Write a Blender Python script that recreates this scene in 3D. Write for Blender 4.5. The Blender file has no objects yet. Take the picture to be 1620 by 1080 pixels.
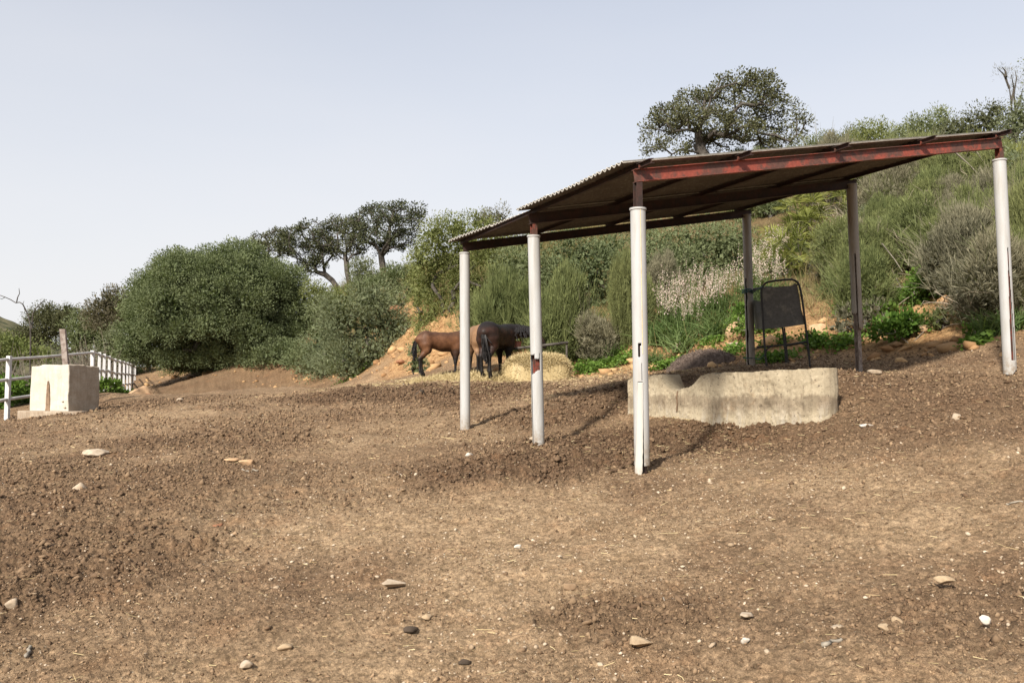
import bpy, bmesh, math, random
import numpy as np
from mathutils import Vector, Matrix
R = math.radians
rng = np.random.default_rng(7)
random.seed(7)
SC = bpy.context.scene
COL = SC.collection

# ------------------------------------------------------------------ camera, world, sun, exposure
F = 1377.2          # focal length in pixels of a 1620 px wide picture
PITCH = 0.04976
ZC = 1.6
cam = bpy.data.cameras.new('camera'); cam_o = bpy.data.objects.new('camera', cam); COL.objects.link(cam_o)
cam.sensor_width = 36; cam.lens = F/1620*36; cam.clip_end = 6000; cam.clip_start = 0.05
cam_o.location = (0, 0, ZC); cam_o.rotation_euler = (math.pi/2+PITCH, 0, 0)
SC.camera = cam_o
SUN_EL, SUN_AZ = R(36), R(28)          # azimuth: light travels towards (sin, cos)
LD = Vector((math.sin(SUN_AZ)*math.cos(SUN_EL), math.cos(SUN_AZ)*math.cos(SUN_EL), -math.sin(SUN_EL)))
sun = bpy.data.lights.new('sun', 'SUN'); sun_o = bpy.data.objects.new('sun', sun); COL.objects.link(sun_o)
sun.energy = 4.6; sun.angle = R(4.5); sun.color = (1.0, 0.94, 0.85)
sun_o.rotation_euler = LD.to_track_quat('-Z', 'Y').to_euler(); sun_o.location = (-20, -30, 30)
W = bpy.data.worlds.new('World'); SC.world = W; W.use_nodes = True
nt = W.node_tree; nt.nodes.clear()
out = nt.nodes.new('ShaderNodeOutputWorld'); bg = nt.nodes.new('ShaderNodeBackground')
sky = nt.nodes.new('ShaderNodeTexSky'); sky.sky_type = 'NISHITA'; sky.sun_disc = False
sky.sun_elevation = SUN_EL; sky.sun_rotation = math.atan2(-LD.x, -LD.y)
sky.air_density = 1.0; sky.dust_density = 2.0; sky.ozone_density = 1.5
# thin high veil of cloud over the blue
veil = nt.nodes.new('ShaderNodeMix'); veil.data_type = 'RGBA'
tcw = nt.nodes.new('ShaderNodeTexCoord'); sepw = nt.nodes.new('ShaderNodeSeparateXYZ')
mrw = nt.nodes.new('ShaderNodeMapRange'); mrw.inputs['From Min'].default_value = 0.0; mrw.inputs['From Max'].default_value = 0.42
mrw.inputs['To Min'].default_value = 0.97; mrw.inputs['To Max'].default_value = 0.56
nzw = nt.nodes.new('ShaderNodeTexNoise'); nzw.inputs['Scale'].default_value = 1.6; nzw.inputs['Detail'].default_value = 4
mpw = nt.nodes.new('ShaderNodeMapping'); mpw.inputs['Scale'].default_value = (1, 1, 3.5)
adw = nt.nodes.new('ShaderNodeMath'); adw.operation = 'MULTIPLY_ADD'; adw.inputs[1].default_value = 0.22
sbw = nt.nodes.new('ShaderNodeMath'); sbw.operation = 'SUBTRACT'; sbw.inputs[1].default_value = 0.11
L = nt.links
L.new(tcw.outputs['Generated'], sepw.inputs[0]); L.new(sepw.outputs['Z'], mrw.inputs['Value'])
L.new(tcw.outputs['Generated'], mpw.inputs['Vector']); L.new(mpw.outputs[0], nzw.inputs['Vector'])
L.new(nzw.outputs['Fac'], adw.inputs[0]); L.new(mrw.outputs[0], adw.inputs[2]); L.new(adw.outputs[0], sbw.inputs[0])
L.new(sbw.outputs[0], veil.inputs['Factor']); L.new(sky.outputs[0], veil.inputs['A'])
veil.inputs['B'].default_value = (5.5, 5.42, 5.48, 1)
bg.inputs['Strength'].default_value = 0.1
L.new(veil.outputs['Result'], bg.inputs['Color']); L.new(bg.outputs[0], out.inputs[0])
SC.view_settings.view_transform = 'Standard'; SC.view_settings.look = 'None'
SC.view_settings.exposure = 0.74; SC.view_settings.gamma = 1.0
SC.render.engine = 'CYCLES'
SC.cycles.max_bounces = 6; SC.cycles.diffuse_bounces = 3; SC.cycles.glossy_bounces = 2; SC.cycles.transmission_bounces = 3
SC.cycles.sample_clamp_indirect = 4

# ------------------------------------------------------------------ helpers
cP, sP = math.cos(PITCH), math.sin(PITCH)
def at(px, py, Y):
    """world point seen at photo pixel (px,py) at world depth Y"""
    u = (px-810)/F; v = (540-py)/F
    dy = cP-sP*v; t = Y/dy
    return np.array([u*t, Y, ZC+(sP+cP*v)*t])

def tag(o, label=None, cat=None, group=None, kind=None):
    if label: o['label'] = label
    if cat: o['category'] = cat
    if group: o['group'] = group
    if kind: o['kind'] = kind
    return o

def empty(name, loc, rz=0.0):
    o = bpy.data.objects.new(name, None); COL.objects.link(o)
    o.location = tuple(loc); o.rotation_euler = (0, 0, rz); o.empty_display_size = 0.1
    return o

def link(name, me, mat, parent=None, loc=None, smooth=False):
    o = bpy.data.objects.new(name, me); COL.objects.link(o)
    if mat is not None:
        for m in (mat if isinstance(mat, (list, tuple)) else [mat]): me.materials.append(m)
    if parent is not None:
        o.parent = parent
    if loc is not None: o.location = tuple(loc)
    return o

def np_mesh(name, V, Fc, tint=None, smooth=False):
    V = np.asarray(V, np.float32); Fc = np.asarray(Fc, np.int32)
    me = bpy.data.meshes.new(name); k = Fc.shape[1]
    me.vertices.add(len(V)); me.vertices.foreach_set('co', V.ravel())
    me.loops.add(Fc.size); me.loops.foreach_set('vertex_index', Fc.ravel())
    me.polygons.add(len(Fc)); me.polygons.foreach_set('loop_start', np.arange(0, Fc.size, k, dtype=np.int32))
    if smooth: me.polygons.foreach_set('use_smooth', np.ones(len(Fc), bool))
    if tint is not None:
        for nm, a in (tint.items() if isinstance(tint, dict) else [('tint', tint)]):
            at_ = me.attributes.new(nm, 'FLOAT', 'POINT'); at_.data.foreach_set('value', np.asarray(a, np.float32))
    me.update(calc_edges=True); me.validate()
    return me

class MB:
    def __init__(s): s.v = []; s.f = []
    def add(s, V, Fs):
        n = len(s.v); s.v += [tuple(map(float, p)) for p in V]; s.f += [tuple(i+n for i in f) for f in Fs]
    def box(s, o, a, b, c):
        """box from corner-centre frame: centre o, half vectors a,b,c"""
        o, a, b, c = map(lambda q: np.asarray(q, float), (o, a, b, c))
        V = [o+i*a+j*b+k*c for k in (-1, 1) for j in (-1, 1) for i in (-1, 1)]
        s.add(V, [(0, 2, 3, 1), (4, 5, 7, 6), (0, 1, 5, 4), (2, 6, 7, 3), (0, 4, 6, 2), (1, 3, 7, 5)])
    def tube(s, P, r, n=8, cap=True):
        P = np.asarray(P, float); m = len(P); r = np.broadcast_to(r, (m,))
        T = np.gradient(P, axis=0); T /= np.linalg.norm(T, axis=1)[:, None]+1e-9
        u = np.cross(T[0], (0.3, 0.2, 0.93)); 
        if np.linalg.norm(u) < .1: u = np.cross(T[0], (1, 0, 0))
        V = []
        for i in range(m):
            u = u-T[i]*u.dot(T[i]); u /= np.linalg.norm(u)+1e-9; w = np.cross(T[i], u)
            for k in range(n):
                a = 2*math.pi*k/n; V.append(P[i]+r[i]*(math.cos(a)*u+math.sin(a)*w))
        Fs = [(i*n+k, i*n+(k+1) % n, (i+1)*n+(k+1) % n, (i+1)*n+k) for i in range(m-1) for k in range(n)]
        if cap: Fs += [tuple(range(n))[::-1], tuple((m-1)*n+k for k in range(n))]
        s.add(V, Fs)
    def prism(s, poly, d):
        """extrude a 3-D polygon along vector d"""
        n = len(poly); d = np.asarray(d, float); V = [np.asarray(p, float) for p in poly]; V = V+[p+d for p in V]
        s.add(V, [tuple(range(n)), tuple(range(2*n-1, n-1, -1))]+[(i, i+n, (i+1) % n+n, (i+1) % n) for i in range(n)])
    def build(s, name, mat, parent=None, off=None, smooth=False, bevel=0, recalc=True):
        me = bpy.data.meshes.new(name)
        V = s.v if off is None else [(p[0]-off[0], p[1]-off[1], p[2]-off[2]) for p in s.v]
        me.from_pydata(V, [], s.f)
        if recalc:
            bm = bmesh.new(); bm.from_mesh(me); bmesh.ops.recalc_face_normals(bm, faces=bm.faces); bm.to_mesh(me); bm.free()
        if smooth: me.polygons.foreach_set('use_smooth', np.ones(len(me.polygons), bool))
        me.update()
        o = link(name, me, mat, parent)
        if off is not None and parent is None: o.location = tuple(off)
        if bevel:
            b = o.modifiers.new('b', 'BEVEL'); b.width = bevel; b.segments = 2; b.limit_method = 'ANGLE'
        return o

def hash2(i, j, seed):
    h = (i.astype(np.int64)*374761393+j.astype(np.int64)*668265263+seed*974634777) & 0xffffffff
    h = ((h ^ (h >> 13))*1274126177) & 0xffffffff
    h = (h ^ (h >> 16)) & 0xffff
    return h/65535.0
def vn(x, y, seed=0):
    i = np.floor(x); j = np.floor(y); fx = x-i; fy = y-j
    fx = fx*fx*fx*(fx*(fx*6-15)+10); fy = fy*fy*fy*(fy*(fy*6-15)+10)
    a = hash2(i, j, seed); b = hash2(i+1, j, seed); c = hash2(i, j+1, seed); d = hash2(i+1, j+1, seed)
    return (a+(b-a)*fx)*(1-fy)+(c+(d-c)*fx)*fy
def fbm(x, y, o=4, seed=0, g=.5):
    s = 0; a = 1; t = 0
    for k in range(o):
        s = s+a*vn(x*2**k+17.3*k, y*2**k+5.1*k, seed+k); t += a; a *= g
    return s/t
def worley(x, y, seed, density=1.0):
    """rounded lumps, one per cell, of random height"""
    i = np.floor(x); j = np.floor(y); h = np.zeros(x.shape)
    for a in (-1, 0, 1):
        for b in (-1, 0, 1):
            ci, cj = i+a, j+b; u = hash2(ci, cj, seed); v = hash2(ci, cj, seed+11); w = hash2(ci, cj, seed+23)
            rr = .30+.45*w; d2 = ((x-ci-u)**2+((y-cj-v)*1.0)**2)/(rr*rr)
            h = np.maximum(h, np.where(w < density, (1-d2), 0)*rr)
    return np.sqrt(np.clip(h, 0, 1))
def sst(a, b, x):
    t = np.clip((x-a)/(b-a), 0, 1); return t*t*(3-2*t)
def unit(v): return v/(np.linalg.norm(v, axis=-1, keepdims=True)+1e-9)
def rdir(n, r=None): return unit((r or rng).normal(size=(n, 3)))

# ------------------------------------------------------------------ materials
class NT:
    def __init__(s, name):
        s.m = bpy.data.materials.new(name); s.m.use_nodes = True; s.t = s.m.node_tree; s.t.nodes.clear()
        s.o = s.t.nodes.new('ShaderNodeOutputMaterial')
    def n(s, k, **kw):
        q = s.t.nodes.new('ShaderNode'+k)
        for a, b in kw.items(): setattr(q, a, b)
        return q
    def l(s, a, b): s.t.links.new(a, b)
    def set(s, sock, v):
        if hasattr(v, 'links'): s.l(v, sock)
        elif isinstance(v, (tuple, list)) and len(v) == 3 and sock.type == 'RGBA': sock.default_value = (*v, 1)
        else: sock.default_value = v
    def noise(s, scale, detail=4, rough=.55, vec=None, dist=0):
        q = s.n('TexNoise'); q.inputs['Scale'].default_value = scale; q.inputs['Detail'].default_value = detail
        q.inputs['Roughness'].default_value = rough; q.inputs['Distortion'].default_value = dist
        s.l(vec if vec is not None else s.pos(), q.inputs['Vector']); return q.outputs['Fac']
    def pos(s, kind='Object', scale=None):
        if not hasattr(s, '_tc'): s._tc = s.n('TexCoord')
        o = s._tc.outputs[kind]
        if scale is not None:
            mp = s.n('Mapping'); mp.inputs['Scale'].default_value = scale; s.l(o, mp.inputs['Vector']); o = mp.outputs[0]
        return o
    def ramp(s, fac, *stops):
        q = s.n('ValToRGB'); e = q.color_ramp.elements
        while len(e) < len(stops): e.new(0.5)
        for k, (p, c) in enumerate(stops):
            e[k].position = p; e[k].color = (*c, 1) if isinstance(c, (tuple, list)) else (c, c, c, 1)
        s.l(fac, q.inputs[0]); return q.outputs[0]
    def mix(s, fac, a, b, mode='MIX'):
        q = s.n('Mix', data_type='RGBA', blend_type=mode); s.set(q.inputs['Factor'], fac); s.set(q.inputs[6], a); s.set(q.inputs[7], b); return q.outputs[2]
    def math(s, op, a, b=0, clamp=False):
        q = s.n('Math', operation=op); q.use_clamp = clamp; s.set(q.inputs[0], a); s.set(q.inputs[1], b); return q.outputs[0]
    def attr(s, nm): 
        q = s.n('Attribute'); q.attribute_name = nm; return q.outputs['Fac']
    def bump(s, h, strength=.5, dist=.02):
        q = s.n('Bump'); q.inputs['Strength'].default_value = strength; q.inputs['Distance'].default_value = dist; s.l(h, q.inputs['Height']); return q.outputs[0]
    def pbr(s, col, rough=.8, metal=0, normal=None, spec=.3):
        q = s.n('BsdfPrincipled'); s.set(q.inputs['Base Color'], col); s.set(q.inputs['Roughness'], rough); q.inputs['Metallic'].default_value = metal
        q.inputs['Specular IOR Level'].default_value = spec
        if normal is not None: s.l(normal, q.inputs['Normal'])
        s.l(q.outputs[0], s.o.inputs[0]); return s.m

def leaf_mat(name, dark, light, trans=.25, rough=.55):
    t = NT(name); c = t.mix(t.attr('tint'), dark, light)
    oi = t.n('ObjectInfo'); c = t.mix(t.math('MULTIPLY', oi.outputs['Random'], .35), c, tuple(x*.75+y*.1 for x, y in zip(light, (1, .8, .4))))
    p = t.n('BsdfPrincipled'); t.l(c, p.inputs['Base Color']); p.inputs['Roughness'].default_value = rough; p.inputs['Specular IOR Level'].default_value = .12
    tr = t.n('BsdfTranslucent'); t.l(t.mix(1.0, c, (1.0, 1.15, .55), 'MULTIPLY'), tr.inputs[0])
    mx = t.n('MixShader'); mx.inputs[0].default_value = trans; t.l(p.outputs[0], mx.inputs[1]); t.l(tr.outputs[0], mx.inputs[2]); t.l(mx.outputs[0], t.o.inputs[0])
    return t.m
def plain(name, a, b, scale=8, rough=.8, bump=.3, bdist=.01, detail=5):
    t = NT(name); n = t.noise(scale, detail); c = t.mix(t.ramp(n, (.3, 0.), (.7, 1.)), a, b)
    return t.pbr(c, rough, 0, t.bump(t.noise(scale*4, 4), bump, bdist))

M = {}
M['leaf_dark'] = leaf_mat('leaf_dark', (.072, .094, .042), (.215, .245, .125))
M['leaf_grey'] = leaf_mat('leaf_grey', (.074, .094, .050), (.215, .238, .135))
M['leaf_oak'] = leaf_mat('leaf_oak', (.036, .043, .021), (.112, .120, .060), .15)
M['leaf_brown'] = leaf_mat('leaf_brown', (.06, .055, .036), (.17, .15, .10))
M['leaf_light'] = leaf_mat('leaf_light', (.085, .105, .032), (.235, .255, .095), .3)
M['leaf_fresh'] = leaf_mat('leaf_fresh', (.040, .085, .016), (.150, .250, .045), .35)
M['leaf_strap'] = leaf_mat('leaf_strap', (.045, .085, .025), (.130, .190, .065), .3)
M['leaf_palm'] = leaf_mat('leaf_palm', (.060, .080, .016), (.230, .240, .060), .25)
M['broom'] = leaf_mat('broom', (.056, .074, .026), (.205, .228, .088), .2)
M['broom_grey'] = leaf_mat('broom_grey', (.075, .074, .048), (.255, .235, .160), .2)
M['twig_dry'] = leaf_mat('twig_dry', (.12, .095, .070), (.40, .34, .26), 0)
M['twig_grey'] = leaf_mat('twig_grey', (.075, .062, .048), (.22, .19, .15), 0)
M['grass_dry'] = leaf_mat('grass_dry', (.075, .075, .025), (.30, .24, .11), .25)
M['grass_green'] = leaf_mat('grass_green', (.045, .075, .020), (.14, .19, .06), .3)
M['petal'] = leaf_mat('petal', (.38, .27, .24), (.80, .66, .60), .3)
M['bark'] = plain('bark', (.034, .028, .023), (.115, .100, .084), 9, .9, .8, .02)
M['bark_pale'] = plain('bark_pale', (.14, .12, .095), (.34, .30, .24), 9, .9, .6, .01)
def straw_mat():
    return leaf_mat('straw', (.30, .215, .095), (.60, .49, .285), .1, .5)
M['straw'] = straw_mat()

# ------------------------------------------------------------------ terrain
# post / beam frame of the shelter (solved from the photograph)
P3 = np.array([1.16, 7.951, 1.926+ZC])
AV = 4.891*np.array([math.cos(.41852), math.sin(.41852), 0])+np.array([0, 0, .861])
BV = 4.474*np.array([-math.sin(.41852), math.cos(.41852), 0])+np.array([0, 0, -.010])
POST = {'front_left': P3, 'mid_left': P3+.5*BV, 'back_left': P3+BV, 'front_right': P3+AV, 'mid_right': P3+AV+.5*BV, 'back_right': P3+AV+BV}
ctl = []      # x, y, z
def c_xy(x, y, z): ctl.append((x, y, z))
def c_px(px, py, Y): ctl.append(tuple(at(px, py, Y)))
for x, y, z in [(0, 0, 0), (0, 3, .18), (-3, 0, -.15), (3, 0, .35), (-5, 4, .12), (4.2, 4, .85), (-8, 8, .40), (-3.5, 8, .55), (8, 5, 1.7), (0, -8, -.4), (-12, -6, -.5), (10, -5, 1.6),
                (-2.2, 11, .85), (-6, 12, .80), (-14, 12, .55), (-20, 18, .1), (9, 9.2, 2.0), (-16, 26, .2), (-28, 40, -.8), (-45, 30, -3), (-60, 60, -6), (-28, 62, -1.5)]:
    c_xy(x, y, z)
for a in [(1012, 748, 7.95), (738, 680, 12.04), (852, 703, 10.0), (1598, 591, 9.94), (1360, 588, 11.98), (1188, 579, 14.03),
          (107, 654, 16), (14, 664, 17.2), (150, 622, 21.2), (214, 609, 40), (300, 603, 37), (270, 625, 22), (420, 612, 24), (560, 610, 20),
          (640, 617, 16.5), (700, 600, 18.5), (780, 599, 18.3), (860, 597, 18.6), (900, 604, 17), (900, 632, 14), (960, 655, 11.9),
          # ground under and round the concrete wall
          (1030, 657, 11.2), (1150, 672, 10.1), (1281, 676, 9.1), (1336, 640, 9.3), (1300, 592, 10.4), (1180, 592, 11.6), (1080, 598, 12.8), (1010, 605, 13.4),
          (1450, 610, 10.2), (1500, 650, 8.2),
          # toe of the bank
          (1620, 532, 11.8), (1500, 547, 13.2), (1400, 556, 14.2), (1250, 562, 15.6), (1100, 572, 16.8), (1000, 583, 18.2), (930, 588, 19.6),
          (640, 592, 24.5), (560, 594, 29), (430, 598, 35), (300, 599, 36.5),
          # the slope behind it
          (1620, 455, 13.6), (1620, 380, 16.5), (1620, 250, 23.5), (1500, 490, 14.8), (1500, 410, 18), (1500, 320, 22.5), (1500, 245, 29),
          (1300, 500, 17), (1300, 400, 22.5), (1300, 290, 31), (1130, 500, 19.5), (1130, 420, 24.5), (1130, 275, 36), (980, 530, 20.5), (980, 450, 25), (980, 345, 35),
          (860, 530, 22), (860, 470, 26), (850, 390, 34), (760, 520, 24), (740, 430, 32), (690, 500, 26), (650, 540, 26.5), (640, 490, 30), (650, 445, 34), (600, 445, 38), (540, 462, 38), (490, 490, 39), (570, 552, 35),
          (420, 565, 43), (300, 575, 46), (200, 585, 52)]:
    c_px(*a)
for x, y, z in [(3, 62, 4), (20, 60, 7), (-10, 60, 2), (30, 40, 9), (24, 22, 8.5), (16, 12, 4.2), (22, 8, 5), (30, 20, 10), (35, 0, 6), (50, 60, 9), (0, 90, 0), (-40, 100, -4), (60, 100, 4), (0, -40, -1), (40, -40, 3), (-50, -30, -4)]:
    c_xy(x, y, z)
ctl = np.array(ctl)
_c2 = .6
def _phi(r2): return np.sqrt(r2+_c2)
_A = _phi(((ctl[:, None, :2]-ctl[None, :, :2])**2).sum(-1)) + (-.02)*np.eye(len(ctl))
_n = len(ctl)
_P = np.c_[np.ones(_n), ctl[:, :2]]
_w = np.linalg.solve(np.block([[_A, _P], [_P.T, np.zeros((3, 3))]]), np.r_[ctl[:, 2], 0, 0, 0])
def H(x, y):
    """smooth terrain height"""
    x = np.atleast_1d(np.asarray(x, float)).ravel(); y = np.atleast_1d(np.asarray(y, float)).ravel(); o = np.empty(len(x))
    for s in range(0, len(x), 60000):
        e = slice(s, s+60000)
        o[e] = _phi((x[e, None]-ctl[None, :, 0])**2+(y[e, None]-ctl[None, :, 1])**2)@_w[:_n]+_w[_n]+_w[_n+1]*x[e]+_w[_n+2]*y[e]
    r = np.hypot(x, y); k = sst(60, 110, r)
    far = -4+44*np.exp(-((x+255)/70)**2-((y-360)/90)**2)+22*np.exp(-((x+330)/90)**2-((y-250)/90)**2)
    return o*(1-k)+far*k
def H1(x, y): return float(H(x, y)[0])
def hit(px, py, y0=2.2, y1=75):
    """where the view ray through a photo pixel meets the terrain"""
    Y = np.geomspace(y0, y1, 900); u = (px-810)/F; v = (540-py)/F; t = Y/(cP-sP*v)
    z = ZC+(sP+cP*v)*t; h = H(u*t, Y); b = np.where(z < h)[0]
    i = b[0] if len(b) else 600
    return np.array([u*t[i], Y[i], h[i]])

# soil zones (world space): list of (px,py, rx, ry, amount) -> manure, and painted shade under the great bush ; ochre by slope
zones = [((880, 735), 1.5, 1.1, 1.), ((1010, 700), 1.6, 1.3, 1.), ((1120, 700), 1.2, .8, .9), ((600, 622), 3.0, 1.6, 1.), ((720, 620), 2.0, 1.6, .9), ((930, 640), 1.5, 1.6, .8), ((90, 780), 2.8, 2.6, .5), ((330, 700), 1.8, 1.2, .6), ((60, 900), 1.4, 1.4, .7),
         ((1450, 640), 2.2, 1.8, .55), ((1380, 600), 1.6, 1.2, .7), ((1000, 970), .5, .35, .7), ((1560, 980), .8, .7, .45), ((480, 660), 2.0, 1.5, .4), ((1100, 575), 2.0, 1.2, .2), ((220, 640), 2.2, 2.5, .6), ((350, 606), 6.0, 5.0, .55), ((480, 602), 4.0, 4.0, .5)]  # last two: browner soil with the bush's shade painted in
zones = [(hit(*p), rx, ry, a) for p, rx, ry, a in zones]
light_z = [((690, 800), 2.2, 1.6, 1.), ((900, 850), 1.4, 1.2, .7), ((600, 690), 1.5, 2.0, .7), ((400, 640), 3.0, 2.5, .8), ((620, 1000), 1.2, 1.2, .6), ((1180, 800), 2.0, 1.2, .6), ((800, 960), .9, .7, .8)]
light_z = [(hit(*p), rx, ry, a) for p, rx, ry, a in light_z]
toe = np.array([at(*a)[:2] for a in [(1900, 500, 9.5), (1620, 534, 11.8), (1500, 549, 13.2), (1400, 558, 14.2), (1250, 564, 15.4), (1100, 574, 16.6), (1000, 585, 18.0), (930, 590, 19.2), (800, 597, 20.0), (640, 593, 24.2), (560, 595, 28.5), (430, 599, 34.5), (300, 602, 38), (225, 607, 41), (150, 610, 60)]])
def toe_d(x, y):
    """signed distance behind the toe of the bank (positive: up the slope)"""
    best = np.full(x.shape, 1e9); sg = np.zeros(x.shape)
    for a, b in zip(toe[:-1], toe[1:]):
        d = b-a; t = np.clip(((x-a[0])*d[0]+(y-a[1])*d[1])/d.dot(d), 0, 1)
        qx = x-a[0]-t*d[0]; qy = y-a[1]-t*d[1]; r = np.hypot(qx, qy); s = np.sign(d[0]*(y-a[1])-d[1]*(x-a[0]))
        m = r < best; best = np.where(m, r, best); sg = np.where(m, -s, sg)
    return best*sg
def zmask(x, y, zs):
    m = np.zeros(x.shape)
    wob = (fbm(x*.9, y*.9, 4, 91)-.5)*1.6
    for c, rx, ry, a in zs:
        r = np.hypot((x-c[0])/rx, (y-c[1])/ry)+wob*.7
        m = np.maximum(m, a*sst(1.25, .45, r))
    return m
def detail(x, y, man, d):
    """clods and hoof marks"""
    rough = .5+.9*man
    n1 = fbm(x*1.3, y*1.3, 3, 3)-.5
    n2 = fbm(x*5, y*5, 3, 11)-.5
    n3 = np.abs(fbm(x*13, y*13, 3, 23)-.5)
    n4 = fbm(x*38, y*38, 2, 31)-.5
    lump = sst(.52, .75, fbm(x*9, y*9, 2, 47))
    near = (np.hypot(x, y) < 30).astype(float); wx = x+.03*(vn(x*30, y*30, 71)-.5); wy = y+.03*(vn(x*30, y*30, 72)-.5)
    patch = .35+.65*sst(.35, .65, fbm(x*1.1, y*1.1, 3, 83))
    crumb = (worley(wx*13, wy*13, 301, .55)*.032*(.25+.9*man)*patch+worley(wx*30, wy*30, 302, .7)*.016*(.55+.6*man)*patch+worley(wx*62, wy*62, 303, .8)*.0085*(.8+.3*man))*near
    slope = sst(.0, 1.5, d)
    return n1*.10*(1+1.6*slope)+n2*.045*rough*(1+2*slope)-n3*.055*rough+n4*.016*rough+lump*.045*man+crumb+slope*(fbm(x*2.5, y*2.5, 3, 77)-.5)*.25
def G(x, y):
    x = np.atleast_1d(np.asarray(x, float)).ravel(); y = np.atleast_1d(np.asarray(y, float)).ravel()
    return H(x, y)+detail(x, y, zmask(x, y, zones), toe_d(x, y))
def G1(x, y): return float(G(x, y)[0])

def make_ground():
    ang = np.r_[np.linspace(-180, -52, 70, endpoint=False), np.linspace(-52, -36, 60, endpoint=False), np.linspace(-36, 36, 1000, endpoint=False), np.linspace(36, 52, 60, endpoint=False), np.linspace(52, 180, 70, endpoint=False)]
    ang = np.radians(ang)
    r = np.r_[np.linspace(.15, 2.6, 30, endpoint=False), np.geomspace(2.6, 9, 400, endpoint=False), np.geomspace(9, 26, 230, endpoint=False), np.geomspace(26, 75, 90, endpoint=False), np.geomspace(75, 520, 110, endpoint=False), np.geomspace(520, 2500, 14)]
    na, nr = len(ang), len(r)
    A, RR = np.meshgrid(ang, r); x = (RR*np.sin(A)).ravel(); y = (RR*np.cos(A)).ravel()
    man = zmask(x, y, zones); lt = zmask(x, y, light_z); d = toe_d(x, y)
    z = H(x, y)+detail(x, y, man, d)*sst(90, 40, np.hypot(x, y))+sst(120, 180, np.hypot(x, y))*sst(1200, 600, np.hypot(x, y))*(fbm(x*.12, y*.12, 3, 17)-.5)*3.0
    V = np.c_[x, y, z]
    V = np.r_[V, [[0, 0, H1(0, 0)]]]
    i = np.arange(nr-1)[:, None]*na; j = np.arange(na)[None, :]; j2 = (j+1) % na
    Fc = np.stack([i+j, i+j2, i+na+j2, i+na+j], -1).reshape(-1, 4)
    # the cap in the middle, as quads
    k = np.arange(0, na-1, 2); cap = np.stack([np.full(len(k), len(V)-1), k, k+1, (k+2) % na], -1)
    Fc = np.r_[Fc, cap][:, ::-1]
    ext = lambda q: np.r_[q, 0]
    och = sst(-.6, .9, d+(fbm(x*.8, y*.8, 3, 5)-.5)*1.6)
    och = och*(1-.72*sst(-5.5, -8.5, x)*sst(20, 25, y))
    veg = sst(1.2, 4.0, d+(fbm(x*.5, y*.5, 3, 8)-.5)*3)
    veg = np.maximum(veg, sst(45, 70, np.hypot(x, y)))
    # outside the white fence the ground is overgrown
    veg = np.maximum(veg, sst(.2, 1.2, np.interp(y, [15, 21, 41], [-10.5, -10.9, -18.9])-x)*sst(14, 17, y)*sst(45, 30, y))
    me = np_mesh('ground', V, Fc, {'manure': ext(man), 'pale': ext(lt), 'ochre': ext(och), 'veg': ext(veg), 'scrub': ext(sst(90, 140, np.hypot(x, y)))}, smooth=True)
    t = NT('soil')
    n_big = t.noise(.9, 5); n_mid = t.noise(6, 6, .65); n_fine = t.noise(55, 5, .7); n_grain = t.noise(220, 3, .6)
    tan = t.mix(t.ramp(n_mid, (.3, 0.), (.72, 1.)), (.262, .177, .101), (.435, .307, .187))
    brown = t.mix(t.ramp(n_mid, (.3, 0.), (.7, 1.)), (.130, .082, .048), (.245, .158, .093))
    pale = t.math('ADD', t.math('MULTIPLY', t.attr('pale'), .8), t.math('MULTIPLY_ADD', n_big, 1.6), True)
    q = t.n('Math', operation='MULTIPLY_ADD'); t.l(n_big, q.inputs[0]); q.inputs[1].default_value = 2.4; q.inputs[2].default_value = -.78
    pf = t.math('ADD', q.outputs[0], t.math('MULTIPLY', t.attr('pale'), .75), True)
    base = t.mix(pf, brown, tan)
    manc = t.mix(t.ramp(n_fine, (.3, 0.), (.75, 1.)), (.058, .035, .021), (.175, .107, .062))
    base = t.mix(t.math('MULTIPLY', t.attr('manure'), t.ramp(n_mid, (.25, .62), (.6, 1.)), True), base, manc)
    och = t.mix(t.ramp(t.noise(3.5, 6, .7), (.32, 0.), (.68, 1.)), (.24, .125, .055), (.50, .315, .150))
    base = t.mix(t.attr('ochre'), base, och)
    vegc = t.mix(t.ramp(t.noise(1.7, 5), (.35, 0.), (.65, 1.)), (.050, .046, .022), (.155, .120, .065))
    base = t.mix(t.math('MULTIPLY', t.attr('veg'), .85), base, vegc)
    scrub = t.mix(t.ramp(t.noise(.16, 7, .72), (.42, 0.), (.58, 1.)), (.045, .060, .030), (.17, .155, .085)); base = t.mix(t.attr('scrub'), base, scrub)
    n_pix = t.noise(24, 7, .78); n_red = t.noise(2.6, 5, .7)
    base = t.mix(t.math('MULTIPLY', t.ramp(n_red, (.52, 0.), (.68, 1.)), .22), base, (.34, .175, .085))
    base = t.mix(1.0, base, t.ramp(n_pix, (.36, .52), (.64, 1.36)), 'MULTIPLY')  # here and below: soil mottling with crumb shadows painted in as dark specks
    base = t.mix(1.0, base, t.ramp(n_grain, (.3, .60), (.72, 1.34)), 'MULTIPLY')
    base = t.mix(1.0, base, t.ramp(n_fine, (.3, .66), (.7, 1.26)), 'MULTIPLY')
    # chips of pale stone trodden into the soil
    vo = t.n('TexVoronoi'); vo.inputs['Scale'].default_value = 34; t.l(t.pos(), vo.inputs['Vector'])
    sepc = t.n('SeparateColor'); t.l(vo.outputs['Color'], sepc.inputs[0])
    chip = t.math('MULTIPLY', t.math('LESS_THAN', vo.outputs['Distance'], .20), t.math('GREATER_THAN', sepc.outputs[0], .86))
    chip = t.math('MULTIPLY', chip, t.math('SUBTRACT', 1.0, t.math('MULTIPLY', t.attr('manure'), .8)), True)
    base = t.mix(t.math('MULTIPLY', chip, .8), base, t.mix(sepc.outputs[1], (.33, .25, .165), (.50, .42, .31)))
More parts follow.
